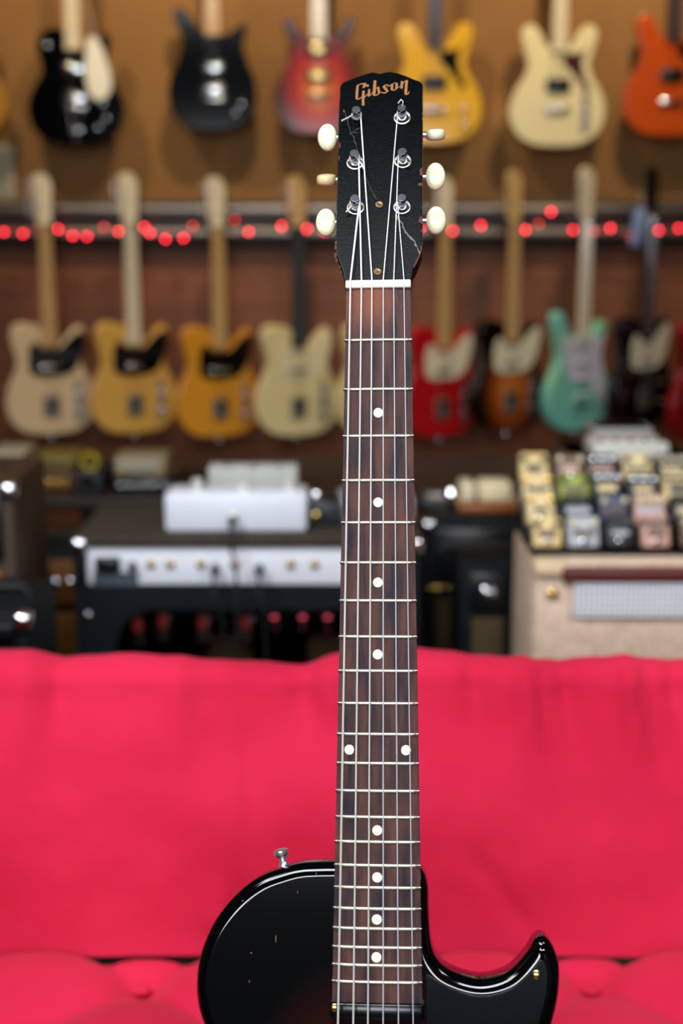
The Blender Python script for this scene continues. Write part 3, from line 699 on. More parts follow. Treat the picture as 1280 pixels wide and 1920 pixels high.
GY = 5.20
def gp(px, py): return at(px, py, GY)
def lac(n, c, c2_=None, **k): return mat(n, c, .10, coat=.15, noise_amt=k.pop('noise_amt', .5), scale=6, c2=c2_, **k)
UP = 'guitars hanging in the upper row'
UY = WY-.09
def up(px, py, *a, **k):
    p = at(px, py, UY)
    g = wall_guitar(*a[:1], UP, a[1], p, 0, *a[2:], nut=.80, headl=.19, **k)
    hanger('black wall hanger holding the ' + k_label(a[0]), Vector((p.x, UY, p.z+.79)), WY, 'upper row wall hangers')
    return g
def k_label(s): return ' '.join(s.split()[:5]).rstrip(',')
gold_top = lac('honey_top', '#b8862c', '#96661c'); blk1 = lac('black_lacquer', '#020203', '#030304', spec=.2)
up(-72, 262, 'honey gold electric guitar cut off by the left edge of the upper row', 'single', gold_top, maple, rosewood, blackg, pups=('h260', 'h150', 'b110'), hw_=gold, six=False)
gl = up(146, 272, 'black single cutaway guitar with chrome tailpiece and white tag, upper row left', 'single', blk1, maple_pale, maple_pale, blackg, pups=('h260', 'h160', 'b130'), six=False, tailpiece=True, nobs=((.10, .14), (.11, .09), (.08, .06), (-.09, .34)), pgm=None)
up(402, 246, 'black offset double horn guitar with amber maple neck, upper row', 'offset', lac('black_lacquer_offset', '#010102', '#020203', spec=.2), maple, maple, maple, pups=('h215', 'h140', 'b110'), nobs=((.10, .09), (.08, .06)))
chb = burst('cherry_burst', '#f09028', '#b42208', '#3a0603', (0, 0, .16), .15, .21, (.05, .5, .95))
up(598, 252, 'cherry sunburst guitar with sharp horns and gold pickups, upper row', 'horned', chb, maple_pale, maple_pale, blackg, pups=('h290', 'h200', 'b140'), hw_=gold, six=False)
up(812, 270, 'yellow double cutaway guitar with black pickguard and dark fretboard, upper row', 'double', lac('tv_yellow', '#e2b232', '#cf9c28'), rosewood, rosewood, blackg, pgm=blackg, pgshape='jr_pg', pups=('h210x', 'b120'), six=False, nobs=((.105, .12), (.11, .07)))
tort = mat('tortoiseshell', '#4a160c', .2, noise_amt=.8, scale=60, c2='#200a06')
up(1041, 275, 'cream double cutaway guitar with tortoiseshell pickguard and maple neck, upper row', 'double', lac('vintage_cream', '#e8dcb2', '#dccb9a'), maple_pale, maple_pale, blackg, pgm=tort, pgshape='jr_pg', pups=('h210x', 'b130'), six=False, plate=True, nobs=((.098, .12), (.098, .08)))
up(1252, 256, 'orange double cutaway guitar with black pickguard at the right of the upper row', 'double', lac('burnt_orange', '#c4501c', '#a83e12'), rosewood, rosewood, blackg, pgm=blackg, pgshape='jr_pg', pups=('h210x', 'b120'), six=False, nobs=((.105, .12), (.11, .07)))
# tag hanging on the black guitar
p = at(178, 70, UY-.06)
tg = thing('price_tag', 'white leaf shaped price tag hanging on the black guitar, upper row left', 'tag', p)
B().prism(spline(mm([(-22, 0), (8, -8), (34, -70), (52, -150), (38, -196), (5, -212), (-26, -190), (-38, -120), (-34, -50)]), 4), -.001, .001, 0, 1).build('card', mat('tag_card', '#f0ebe0', .6), tg)
B().tube([(0, 0, -.01), (-.02, .01, .09), (-.04, .03, .14)], .0012, 6).build('string', whitep, tg)
# small framed sign on the far left
p = at(4, 325, WY)
sg_ = thing('picture_frame', 'small pale framed card on the wall at far left, below the gold guitar', 'sign', (p.x, WY, p.z))
B().box((0, -.009, 0), (.10, .018, .205), .003).build('frame', mat('pale_frame', '#b8a884', .5), sg_)
B().box((0, -.0195, 0), (.066, .003, .165), 0).build('card', mat('grey_card', '#8d8b7c', .7), sg_)

LOWY = GY-.01
LOW = 'guitars hanging in the lower row'
def low(px, py, yaw, label, *a, **k):
    p = at(px, py, LOWY); k.setdefault('nut', .755); k.setdefault('headl', .175)
    g = wall_guitar(label, LOW, a[0], p, yaw, *a[1:], **k)
    hanger('black hanger on the rail under the headstock of the ' + ' '.join(label.split()[:5]).rstrip(','), Vector((p.x, LOWY, p.z+k['nut']-.008)), WY-.06, 'lower row hangers')
    return g
kw = dict(plate=True, nobs=((.098, .145), (.098, .085)))
low(97, 813, 22, 'whitewashed blonde electric guitar with black pickguard, leftmost of the lower row', 'tele', lac('whitewash_blonde', '#e0c49c', '#cbb08c'), maple, maple, maple_pale, pgm=blackg, **kw)
low(252, 811, 23, 'butterscotch yellow guitar with blue-black pickguard, second in the lower row', 'tele', lac('pale_butterscotch', '#dcab58', '#c89438'), maple_pale, maple_pale, maple_pale, pgm=blackg, **kw)
low(410, 818, 25, 'deep orange butterscotch guitar with black pickguard, third in the lower row', 'tele', lac('orange_butterscotch', '#dc9830', '#c47f1c'), maple, maple, maple_pale, pgm=blackg, **kw)
low(556, 816, 24, 'cream guitar with cream pickguard and dark fretboard, left of the neck in front', 'tele', lac('aged_white', '#e2d2a0', '#cdb880'), ebony, ebony, maple, pgm=mat('cream_guard', '#ddd0a8', .3), **kw)
low(705, 814, 25, 'cream guitar mostly hidden behind the neck of the front guitar', 'tele', lac('aged_cream', '#e0cc94', '#cbb478'), maple, maple, maple_pale, pgm=mat('cream_guard_b', '#ddd0a8', .3), **kw)
mint = mat('pale_guard', '#ded2b4', .28, noise_amt=.2)
low(822, 818, 30, 'red guitar with cream pickguard, just right of the front guitar neck', 'tele', lac('bright_red', '#b8141c', '#8e0d14'), maple, maple, maple_pale, pgm=mint, **kw)
bst = burst('tobacco_burst', '#c4681c', '#7c360e', '#090504', (0, 0, .15), .135, .20, (.2, .62, .95))
low(948, 806, 30, 'tobacco sunburst guitar with cream pickguard and maple neck, lower row right', 'tele', bst, maple, maple, maple, pgm=mint, **kw)
low(1078, 806, 36, 'seafoam green guitar with pale pickguard and large cream headstock, lower row', 'strat', lac('seafoam', '#74c8c0', '#8fb878', noise_amt=.6), maple_pale, maple_pale, maple_pale, pgm=mat('lavender_white_guard', '#cdc8d4', .3), pgshape='strat_pg', pups=('s250', 's190', 's130', 'b95'), nobs=((.07, .12), (.095, .09), (.115, .06)), headl=.185)
low(1195, 800, 38, 'black guitar with cream pickguard and two gold knobs, lower row right', 'tele', lac('black_lacquer_low', '#07080a', '#0c0d0f'), rosewood, rosewood, blackg, pgm=mint, hw_=gold, nobs=((.098, .16), (.098, .09)))
low(1304, 826, 40, 'dark red double horn guitar cut off at the right edge of the lower row', 'strat', lac('dark_red', '#8c1216', '#5c0a0e'), rosewood, rosewood, blackg, pups=('h250', 'h150', 'b110'), six=False)
p = at(1205, 372, LOWY-.10)
tg = thing('price_tag', 'blue grey price tag hanging from the black guitar headstock, lower row right', 'tag', p)
B().box((0, 0, -.10), (.040, .002, .13), .0008, RY(8)).build('card', mat('blue_card', '#7f93bd', .6), tg)
B().tube([(0, 0, -.04), (-.005, .02, .03)], .001, 6).build('string', whitep, tg)

# red string lights along the rails
LEDP = [(7, 435), (43, 438), (66, 426), (85, 424), (109, 430), (136, 442), (163, 443), (195, 426), (222, 434), (270, 426), (281, 437), (310, 448), (344, 446), (361, 424), (440, 412), (466, 435), (528, 424), (575, 429), (608, 433), (655, 440), (700, 428), (745, 438), (790, 425), (848, 433), (901, 423), (985, 431), (1010, 420), (1033, 397), (1074, 431), (1113, 434), (1144, 428), (1183, 445), (1235, 432), (1272, 428), (1310, 436)]
LEDP = [(-90, 434), (-45, 428)] + LEDP
DIM = {(85, 424), (195, 426), (440, 412), (1010, 420), (361, 424), (1113, 434)}
ledm = mat('red_led', '#ff2038', .3, emis=(1, .02, .045, 1), estr=17)
ledd = mat('dim_red_led', '#c01020', .3, emis=(1, .05, .04, 1), estr=6)
LYY = WY-.105
sl = thing('string_lights', 'string of small glowing red lights draped along the metal rails on the wall', 'lights', at(640, 432, LYY))
org = sl.location.copy()
wp = [at(a, b_, LYY)-org for a, b_ in LEDP]
wire = []
for a, b_ in zip(wp, wp[1:]):
    for k in range(4):
        q = a.lerp(b_, k/4); q.z -= .012*math.sin(PI*k/4); q.y += .008; wire.append(q)
wire.append(wp[-1])
B().tube(wire, .0015, 6).build('wire', mat('dark_green_wire', '#10140f', .5), sl)
for (a, b_), q in zip(LEDP, wp):
    B().lathe([(.0008, -.006), (.0042, -.003), (.005, 0), (.0042, .003), (.0012, .006)], T(*q) @ RX(random.uniform(-60, 60)), 10).build('bulb', ledd if (a, b_) in DIM else ledm, sl)

# ------------------------------------------------------------ amplifier with silver panel, rear side to the camera
silver = mat('silver_panel', '#dcdee6', .5, 0, noise_amt=.15, c2='#b8bac2')
fr = at(460, 1008, 2.52); AW = .652; ax0 = at(136, 1060, 2.52).x; ax1 = at(788, 1060, 2.52).x
acx = (ax0+ax1)/2; AW = ax1-ax0; AZ = fr.z
amp = thing('guitar_amplifier', 'dark blue-black combo amplifier seen from the rear, silver jack panel, behind the sofa', 'amplifier', (acx, 2.52, 0))
dusty = mat('dusty_top_tolex', '#3a2e20', .8, noise_amt=.8, scale=60, c2='#1c1812', bump=.6, bscale=600)
D = .31; Hb = .62; zb = AZ-Hb
B().box((0, D/2, AZ-.009), (AW, D, .018), .006).build('top_panel', dusty, amp)
for sx in (-1, 1): B().box((sx*(AW/2-.009), D/2+.002, zb+Hb/2-.01), (.018, D-.004, Hb-.02), .005).build('side_panel', tolex, amp)
B().box((0, D/2, zb+.009), (AW-.036, D-.01, .018), .003).build('bottom_panel', tolex, amp)
B().box((0, D-.01, zb+Hb/2-.005), (AW-.036, .016, Hb-.03), .002).build('front_baffle', tolexb, amp)
pz1 = at(460, 1026, 2.52).z; pz0 = at(460, 1098, 2.52).z
px0 = at(160, 1060, 2.52).x-acx; px1 = AW/2-.03
B().box((0, .008, (pz1+AZ-.018)/2), (AW-.036, .016, AZ-.018-pz1), .002).build('upper_rail', tolex, amp)
pn = B().box(((px0+px1)/2, .012, (pz0+pz1)/2), (px1-px0, .008, pz1-pz0), .002).build('control_panel', silver, amp)
B().box((px0-.008, .010, (pz0+pz1)/2), (.02, .02, pz1-pz0), .002).build('panel_end', tolex, amp)
hz0 = at(460, 1100, 2.52).z; hb0 = zb+.02
hcz = at(460, 1143, 2.52).z
hx0 = at(218, 1200, 2.52).x-acx
hh = hcz-(zb+.10)
B().plate_hole((0, (hz0+hb0)/2), AW-.036, hz0-hb0, -2*hx0, 2*(hcz-(hz0+hb0)/2), .07, 0, .014).build('back_board', tolex, amp)
def on(px, py, Y=2.52): q = at(px, py, Y); return q.x-acx, q.z
for px_ in (282, 318, 376, 440, 545, 590):
    x, z = on(px_, 1060); j = B().lathe([(.0085, 0), (.0085, .002), (.006, .004), (.0055, .008), (.003, .0085)], T(x, .008, z) @ RX(90), 16).build('jack', gold, pn)
    B().lathe([(.0032, 0), (.003, .0003)], T(x, -.0008, z) @ RX(90), 12).build('socket', blackp, j)
x, z = on(201, 1060); B().box((x, .004, z), (.046, .012, .030), .004).build('power_inlet', blackp, pn)
x, z = on(247, 1063); B().lathe([(.009, 0), (.009, .006), (.007, .018), (.003, .019)], T(x, .008, z) @ RX(90), 16).build('fuse_holder', blackp, pn)
x, z = on(216, 1088); B().box((x, .0075, z), (.082, .0012, .026), 0).build('rating_plate', mat('rating_plate', '#4c5563', .5, noise_amt=.9, scale=150, c2='#23272e'), pn)
for px_, py_ in ((165, 1155), (760, 1155)):
    x, z = on(px_, py_); B().lathe([(.009, 0), (.008, .002), (.004, .004), (.001, .0042)], T(x, 0, z) @ RX(90), 16).build('screw', chrome, amp)
for sx in (-1, 1):
    B().box((sx*(AW/2-.012), .010, AZ-.0155), (.034, .034, .030), .008).build('corner_cap', chrome, amp)
    B().box((sx*(AW/2-.016), .02, zb+.014), (.040, .05, .036), .008).build('corner_cap', chrome, amp)
    for y in (.05, D-.05): B().lathe([(.026, -.012), (.028, 0), (.026, .012)], T(sx*(AW/2-.06), y, .028) @ RY(90), 18).build('caster', rubber, amp)
    for y in (.05, D-.05): B().box((sx*(AW/2-.06), y, (zb+.03)/2+.012), (.03, .03, zb-.045), .003).build('caster_bracket', chrome, amp)
glass = mat('valve_glass', '#b8a8a8', .05, trans=.95, noise_amt=.02)
heat = mat('valve_heater', '#2a0a08', .4, emis=(1, .09, .09, 1), estr=.16)
pinkl = mat('pink_glow', '#b03050', .4, emis=(1, .12, .2, 1), estr=1.3)
for px_, py_, big in ((258, 1172, 1), (305, 1165, 1), (380, 1168, 1), (460, 1168, 1), (514, 1158, 0), (567, 1158, 0), (614, 1158, 0)):
    x, z = on(px_, py_, 2.60); r = .016 if big else .010; h = .075 if big else .045
    v_ = B().lathe([(r*.8, h*.72), (r*.8, h*.5), (r, h*.45), (r, -h*.4), (r*.6, -h*.52), (.001, -h*.55)], T(x, .085, z), 16).build('valve', glass, amp)
    B().lathe([(.0035, -.012), (.0055, 0), (.0035, .012)] if big else [(.002, -.0035), (.0045, 0), (.002, .0035)], T(x, .085, z), 10).build('heater', heat if big else pinkl, v_)
B().box((0, .11, pz0-.02), (AW-.04, .16, .012), .002).build('chassis', steel, amp)
for px_ in (430, 620): x, z = on(px_, 1210, 2.66); B().box((x, .15, z), (.09, .06, .06), .006).build('transformer', mat('transformer_brown', '#3d2a12', .5), amp)

# white footswitch on the amp
def boxthing(name, label, cat, px0_, px1_, py0_, py1_, Y, depth, m, bv=.006, rz=0, group=None, part='case'):
    a, b_ = at(px0_, py1_, Y), at(px1_, py0_, Y)
    t = thing(name, label, cat, ((a.x+b_.x)/2, Y, a.z), rz, group)
    t['w'] = b_.x-a.x; t['h'] = b_.z-a.z
    B().box((0, depth/2, (b_.z-a.z)/2), (b_.x-a.x, depth, b_.z-a.z), bv).build(part, m, t)
    return t
Yf = 2.56
fs = boxthing('footswitch', 'white rectangular footswitch box with three silver buttons on top of the amplifier', 'footswitch', 309, 575, 927, 1000, Yf, .10, mat('white_enamel', '#d9dde6', .35, noise_amt=.1), .008)
fs.location.z = AZ
wfs, hfs = fs['w'], fs['h']
for px_ in (367, 453, 542):
    x = at(px_, 930, Yf).x-fs.location.x
    B().lathe([(.012, 0), (.012, .004), (.0075, .005), (.0075, .014), (.010, .016), (.010, .024), (.006, .026)], T(x, .03, hfs-.002), 18).build('button', mat('bright_switch', (.95, .95, .92, 1), .3, .5), fs)
x = at(438, 972, Yf).x-fs.location.x
B().lathe([(.009, 0), (.009, .002), (.007, .004), (.004, .005)], T(x, 0, hfs*.42) @ RX(90), 18).build('jack', nickel, fs)
def cable(label, pts, r=.0032):
    t = thing('audio_cable', label, 'cable', pts[0]); o = Vector(pts[0]); q = [Vector(p)-o for p in pts]
    sp = spline([tuple(v) for v in q[1:]], 6, False)
    B().tube([tuple(q[0])]+sp, r, 8).build('lead', rubber, t)
    d = (q[1]-q[0]).normalized(); L = .045 if r > .003 else .035
    B().tube([(0, 0, 0), d*.012, d*.014, d*L], [.006, .007, .009, .005], 12).build('plug', blackp, t)
jx = at(438, 972, Yf)
z_j = AZ+hfs*.42
cable('black cable plugged into the white footswitch, hanging over the silver panel', [(jx.x, Yf-.010, z_j), (jx.x-.001, Yf-.05, z_j-.004), (jx.x, Yf-.075, z_j-.04), (at(441, 1060, 2.44).x, 2.44, at(441, 1060, 2.44).z), (at(444, 1180, 2.43).x, 2.43, at(444, 1180, 2.43).z), (at(446, 1400, 2.43).x, 2.43, .06), (at(446, 1400, 2.43).x, 2.36, .008)])
for px_, lab in ((404, 'black cable hanging from the left jack of the silver panel'), (487, 'black cable with fat plug in the silver panel, right of the others')):
    a = at(px_, 1061, 2.52); b1 = at(px_+8, 1140, 2.47); b2 = at(px_+14, 1240, 2.47)
    cable(lab, [(a.x, 2.518, a.z), (a.x, 2.475, a.z-.01), (a.x+.002, 2.465, a.z-.04), (b1.x, 2.467, b1.z), (b2.x, 2.468, b2.z), (b2.x+(.04 if px_ > 450 else -.04), 2.47, .06), (b2.x+(.12 if px_ > 450 else -.12), 2.46, .008)], .0026)
gb = boxthing('effects_box', 'light grey upright box standing behind the white footswitch', 'box', 391, 557, 868, 960, 2.71, .06, mat('light_grey_enamel', '#aeb0a8', .5, noise_amt=.15), .004)
gb.location.z = AZ; 
for k in range(3): B().lathe([(.006, 0), (.006, .003)], T((k-1)*.05, 0, .10) @ RX(90), 12).build('screw', chrome, gb)
# small metal pedal to the right of the footswitch
sp_ = boxthing('effects_pedal', 'small dark pedal with chrome knob beside the white footswitch', 'pedal', 580, 640, 940, 985, 2.62, .09, mat('graphite', '#20242a', .4), .005)
sp_.location.z = AZ
B().lathe([(.012, 0), (.013, .006), (.012, .014), (.010, .018), (.004, .020)], T(-.018, .02, sp_['h']-.001), 18).build('knob', chrome, sp_)
B().lathe([(.009, 0), (.009, .01), (.004, .012)], T(.012, .02, sp_['h']-.001), 18).build('knob', blackp, sp_)
B().lathe([(.007, 0), (.007, .004), (.003, .006)], T(-.018, 0, .02) @ RX(90), 14).build('jack', gold, sp_)
sp2 = boxthing('effects_pedal', 'grey flat multi effects pedal at the right end of the amplifier top', 'pedal', 700, 845, 932, 975, 2.66, .12, mat('blue_grey_enamel', '#8f96a2', .45), .005)
sp2.location.z = AZ; sp2.location.x = ax1-sp2['w']/2-.005
for k in range(3): B().lathe([(.009, 0), (.009, .008), (.004, .010)], T(-.03+.035*k, .03, sp2['h']-.001), 16).build('knob', chrome, sp2)

# ------------------------------------------------------------ other amps and clutter
grille_olive = mat('olive_grille_cloth', '#4a3a1a', .8, noise_amt=.6, scale=300, c2='#2e2410')
grille_amber = mat('amber_grille_cloth', '#94601e', .8, noise_amt=.6, scale=300, c2='#6a420f')
def combo(label, x0, x1, ztop, Y, depth, tol, gril, panelm=None, gz=None, knobs=0, plate=None, corners=True, zfoot=.03, panel_frac=.16, handle=True):
    t = thing('guitar_amplifier', label, 'amplifier', ((x0+x1)/2, Y, 0)); Wd = x1-x0; H = ztop-zfoot
    B().box((0, depth/2+.006, zfoot+H/2), (Wd, depth-.012, H), .008).build('cabinet', tol, t)
    ph = H*panel_frac
    B().box((0, .002, zfoot+(H-ph)/2), (Wd-.05, .010, H-ph-.05), .003).build('grille', gril, t)
    pn_ = B().box((0, .001, ztop-ph/2-.012), (Wd-.04, .012, ph-.01), .002).build('control_panel', panelm or blackp, t)
    for k in range(knobs):
        B().lathe([(.010, 0), (.010, .004), (.007, .006), (.0065, .016), (.004, .017)], T(-Wd/2+.05+(Wd-.1)*k/max(1, knobs-1), -.005, ztop-ph/2-.012) @ RX(90), 14).build('knob', chrome, pn_)
    if corners:
        for sx in (-1, 1): B().box((sx*(Wd/2-.008), .014, ztop-.0155), (.030, .030, .030), .008).build('corner_cap', chrome, t)
    B().tube([(-.09, depth/2, ztop-.001), (-.08, depth/2, ztop+.014), (.08, depth/2, ztop+.014), (.09, depth/2, ztop-.001)], .008, 10, .6).build('handle', rubber, t) if handle else None
    for sx in (-1, 1):
        for y in (.05, depth-.05): B().lathe([(.018, 0), (.02, zfoot+.002)], T(sx*(Wd/2-.05), y, 0), 14).build('foot', rubber, t)
    if plate: B().box(plate[:3], plate[3:], .001).build('name_plate', gold, t)
    return t
def X(px, Y, py=1050): return at(px, py, Y).x
def Z(py, Y): return at(640, py, Y).z
# left: tall dark amp near the frame edge, with an amber one beneath/behind
combo('tall brown-black amplifier at the far left edge with chrome corner', X(-260, 2.35), X(28, 2.35), Z(905, 2.35), 2.35, .28, mat('chestnut_tolex', '#3e2813', .6, noise_amt=.5, c2='#2a1a0c'), grille_amber, knobs=5)
combo('low dark amplifier with amber grille at left, in front of the tall one', X(-230, 2.02), X(44, 2.02), Z(1150, 2.02), 2.02, .22, tolex, grille_amber, knobs=0, panel_frac=.05)
combo('black amplifier with amber grille squeezed left of the silver panel amplifier', X(62, 2.95), X(230, 2.95), Z(1036, 2.95), 2.95, .25, tolex, grille_amber, mat('amber_panel', '#7a4a1c', .5), knobs=4, panel_frac=.20)
# right: dark amp head on cabinet between the main amp and the tweed one
combo('dark amplifier with gold name strip and chrome knobs, right of the silver panel amplifier', X(797, 2.95), X(1010, 2.95), Z(975, 2.95), 2.95, .26, tolex, grille_olive, knobs=0, plate=(-.092, -.008, Z(1102, 2.95), .05, .004, .010), panel_frac=.24, handle=False)
# bench behind everything
bench = thing('display_bench', 'long dark wooden bench along the wall behind the amplifiers', 'bench', (0, 3.62, 0))
BZ = .61
B().box((0, 0, BZ-.015), (3.6, .62, .03), .004).build('bench_top', mat('bench_wood', '#22170f', .5, noise_amt=.5, stretch=(1, 8, 8)), bench)
for sx in (-1.7, -.6, .6, 1.7): B().box((sx, 0, (BZ-.03)/2), (.05, .55, BZ-.03), .004).build('leg', blackp, bench)
def bench_box(name, label, cat, px0_, px1_, py0_, m, Y, depth=.2, z0=BZ, bv=.005, **k):
    a = X(px0_, Y, 900); b_ = X(px1_, Y, 900); zt = Z(py0_, Y)
    t = thing(name, label, cat, ((a+b_)/2, Y, z0), 0, k.get('group')); t['w'] = b_-a; t['h'] = zt-z0
    B().box((0, depth/2, (zt-z0)/2), (b_-a, depth, zt-z0), bv).build('case', m, t); return t
def knobs_on(t, n, m=chrome, zf=.5, r=.010):
    for k in range(n): B().lathe([(r, 0), (r, .005), (r*.7, .007), (r*.6, .016), (r*.3, .017)], T(-t['w']*.38+t['w']*.76*k/max(1, n-1), 0, t['h']*zf) @ RX(90), 14).build('knob', m, t)
t = bench_box('amplifier_head', 'black amplifier head on the bench at left, white box on top of it', 'amplifier', -60, 62, 892, blackp, 3.40, .24); knobs_on(t, 5, gold, .3)
t2 = bench_box('storage_box', 'off-white cardboard box on an amplifier head at the far left', 'box', -20, 44, 852, mat('offwhite_card', '#a89a80', .7), 3.42, .16, Z(892, 3.40))
B().box((0, .08, t2['h']), (t2['w']+.004, .164, .006), .001).build('lid', mat('box_lid', '#b8aa8e', .7), t2)
t = bench_box('amplifier_head', 'amber radio style amplifier head with dark upper half on the bench', 'amplifier', 56, 138, 880, mat('amber_wood', '#80561e', .5, noise_amt=.5), 3.40, .2); knobs_on(t, 4, gold, .4)
B().box((0, .0, t['h']*.78), (t['w']*.94, .012, t['h']*.2), .002).build('faceplate', blackp, t)
t3 = bench_box('effects_box', 'flat olive yellow case lying on the amber amplifier head', 'box', 58, 142, 858, mat('olive_yellow', '#7d6c24', .5), 3.40, .17, Z(880, 3.40)); B().box((0, -.002, t3['h']/2), (t3['w']*.9, .006, t3['h']*.3), .001).build('front_strip', mat('dark_olive', '#3c3612', .5), t3)
t4 = bench_box('effects_pedal', 'small blue pedal standing beside the off-white box at far left', 'pedal', 36, 50, 864, mat('blue_enamel', '#3c5c96', .4), 3.40, .02, Z(892, 3.40)); t4.location.x += .006; t4.location.y -= .0; knobs_on(t4, 2, chrome, .7, .004)
t = bench_box('speaker', 'narrow charcoal speaker cabinet standing on the bench', 'speaker', 138, 190, 884, mat('charcoal', '#20222a', .6, noise_amt=.4), 3.36, .18)
B().lathe([(.020, 0), (.021, .003), (.016, .004), (.005, -.004)], T(0, 0, t['h']*.5) @ RX(90), 24).build('driver', rubber, t)
yb = thing('tape_roll', 'small yellow round roll standing on the charcoal speaker', 'tape', (X(170, 3.38, 880), 3.38, Z(884, 3.36)))
B().lathe([(.014, -.011), (.0215, -.012), (.0225, 0), (.0215, .012), (.014, .011)], T(0, 0, .0225) @ RX(90), 24).build('roll', mat('yellow_tape', '#b39a14', .5), yb)
B().lathe([(.0141, -.0115), (.0141, .0115)], T(0, 0, .0225) @ RX(90), 20).build('core', blackp, yb)
t = bench_box('amplifier_head', 'dark rack unit on the bench under the beige radio', 'amplifier', 212, 322, 896, blackp, 3.38, .22); knobs_on(t, 5, chrome, .5, .007)
t5 = bench_box('radio', 'beige radio shaped amplifier with pale front on the dark rack unit', 'radio', 216, 312, 855, mat('beige_plastic', '#8d7c5c', .5), 3.40, .12, Z(896, 3.38))
B().box((-.01, 0, t5['h']*.52), (t5['w']*.8, .006, t5['h']*.6), .001).build('faceplate', mat('pale_face', '#9b9480', .6), t5); knobs_on(t5, 2, gold, .25, .006)
t = bench_box('storage_box', 'dark cardboard box on the bench between beige radio and grey box', 'box', 322, 400, 905, mat('dark_card', '#1c1611', .7), 3.42, .2); B().box((0, .1, t['h']), (t['w']+.003, .203, .004), .001).build('lid', tolexb, t)
# right of the neck: amber wooden box with cream items, on the dark amp row
zr = Z(972, 3.02)
wb = thing('wooden_tray', 'amber wooden tray holding cream boxes, right of the front guitar neck', 'tray', ((X(858, 3.02, 960)+X(968, 3.02, 960))/2, 3.02, Z(975, 2.95)))
ww = X(968, 3.02, 960)-X(858, 3.02, 960); oh = Z(947, 3.02)-wb.location.z
B().box((0, .09, oh/2), (ww, .18, oh), .004).build('tray_body', mat('amber_tray_wood', '#8a4c1c', .4, coat=.3, noise_amt=.5, stretch=(1, 6, 6)), wb)
for sx in (-1, 1): B().box((sx*(ww/2-.003), .09, oh+.004), (.006, .18, .012), .001).build('tray_edge', maple, wb)
for (a, b_, py0_, lab, mm_) in ((856, 886, 908, 'tall narrow cream box at the left of the amber wooden tray', cream), (897, 962, 908, 'wide cream rounded box on the amber wooden tray', mat('warm_cream', '#e8d8b0', .5))):
    xa, xb = X(a, 3.04, 930), X(b_, 3.04, 930); t = thing('storage_box', lab, 'box', ((xa+xb)/2+(.008 if a < 880 else 0), 3.04, wb.location.z+oh))
    hh_ = Z(py0_, 3.04)-t.location.z
    B().box((0, .05, hh_/2), (xb-xa, .09, hh_), .010).build('case', mm_, t); B().box((0, .05, hh_*.7), (xb-xa+.001, .091, .002), 0).build('lid_seam', mat('seam', '#9c8c64', .6), t)
t = thing('desk_microphone', 'small chrome ball microphone left of the amber wooden tray', 'microphone', (X(848, 2.99, 930)-.004, 2.99, Z(975, 2.95)))
zt = Z(925, 2.99)-t.location.z
B().lathe([(.022, 0), (.022, .006), (.006, .010), (.005, zt-.018), (.006, zt-.014)], T(0, 0, 0), 16).build('stand', blackp, t)
B().lathe([(.002, -.014), (.010, -.010), (.014, 0), (.010, .010), (.002, .014)], T(0, 0, zt), 18).build('head', chrome, t)
# small things on the dark amp and behind
t = thing('effects_pedal', 'blue grey flat pedal lying on the dark amplifier by the neck', 'pedal', (X(812, 3.12, 930)+.02, 3.10, Z(975, 2.95)))
hp = Z(934, 3.10)-t.location.z
B().box((0, .04, hp/2), (.075, .09, hp), .005).build('case', mat('slate_case', '#77808c', .5), t)
B().box((0, -.004, hp*.8), (.066, .004, .03), .001).build('faceplate', steel, t)
# low group between: combos on the floor with shiny knobs, at right of the main amp
t = combo('small black practice amplifier with row of chrome knobs beside the tweed cabinet', X(862, 2.62), X(972, 2.62), Z(1056, 2.62), 2.62, .2, tolex, grille_olive, knobs=4, panel_frac=.14, corners=False)

# ------------------------------------------------------------ tweed cabinet with pedals
TY = 2.30; tx0 = X(1000, TY, 1150); TW = .62; tz = Z(1056, TY)
tweedm = mat('tweed_cloth', '#dcc2ae', .75, noise_amt=.8, scale=160, c2='#b29478', bump=.4, bscale=700, stretch=(1, 1, .35))
tw = thing('guitar_amplifier', 'beige tweed amplifier cabinet with metal grid vent at right, pedals on top', 'amplifier', (tx0+TW/2, TY, 0))
B().box((0, .15, .03+(tz-.03)/2), (TW, .29, tz-.03), .012).build('cabinet', tweedm, tw)
bx0 = X(1053, TY, 1070)-tw.location.x
B().box(((bx0+TW/2)/2, -.001, tz-.018), (TW/2-bx0, .022, .024), .004).build('top_strip', mat('oxblood_leather', '#5a1f18', .4, noise_amt=.5, stretch=(1, 8, 8)), tw)
B().box((-TW/2+.027, .020, tz-.012), (.060, .050, .030), .010).build('corner_cap', mat('pale_leather_corner', '#d0b592', .55), tw)
vx0 = X(1078, TY, 1120)-tw.location.x; vz1, vz0 = Z(1091, TY), Z(1152, TY); vx1 = TW/2-.06
vent = B().box(((vx0+vx1)/2, .002, (vz0+vz1)/2), (vx1-vx0, .004, vz1-vz0), 0).build('vent', mat('vent_dark', '#14171d', .6), tw)
b = B(); st = .0088; nx = int((vx1-vx0)/st); nz = int((vz1-vz0)/st)
for i in range(nx+1): b.box((vx0+i*st, -.003, (vz0+vz1)/2), (.0042, .003, vz1-vz0))
for k in range(nz+1): b.box(((vx0+vx1)/2, -.004, vz0+k*st), (vx1-vx0, .003, .0042))
tag(b.build('vent_mesh', mat('vent_wire', '#eef0f4', .4, .2), vent), kind='stuff')
q = at(1035, 1114, TY); B().lathe([(.010, 0), (.009, .003), (.004, .005)], T(q.x-tw.location.x, .003, q.z) @ RX(90), 16).build('screw', gold, tw)
for sx in (-1, 1):
    for y in (.05, .25): B().lathe([(.018, 0), (.02, .034)], T(sx*(TW/2-.05), y, 0), 14).build('foot', rubber, tw)
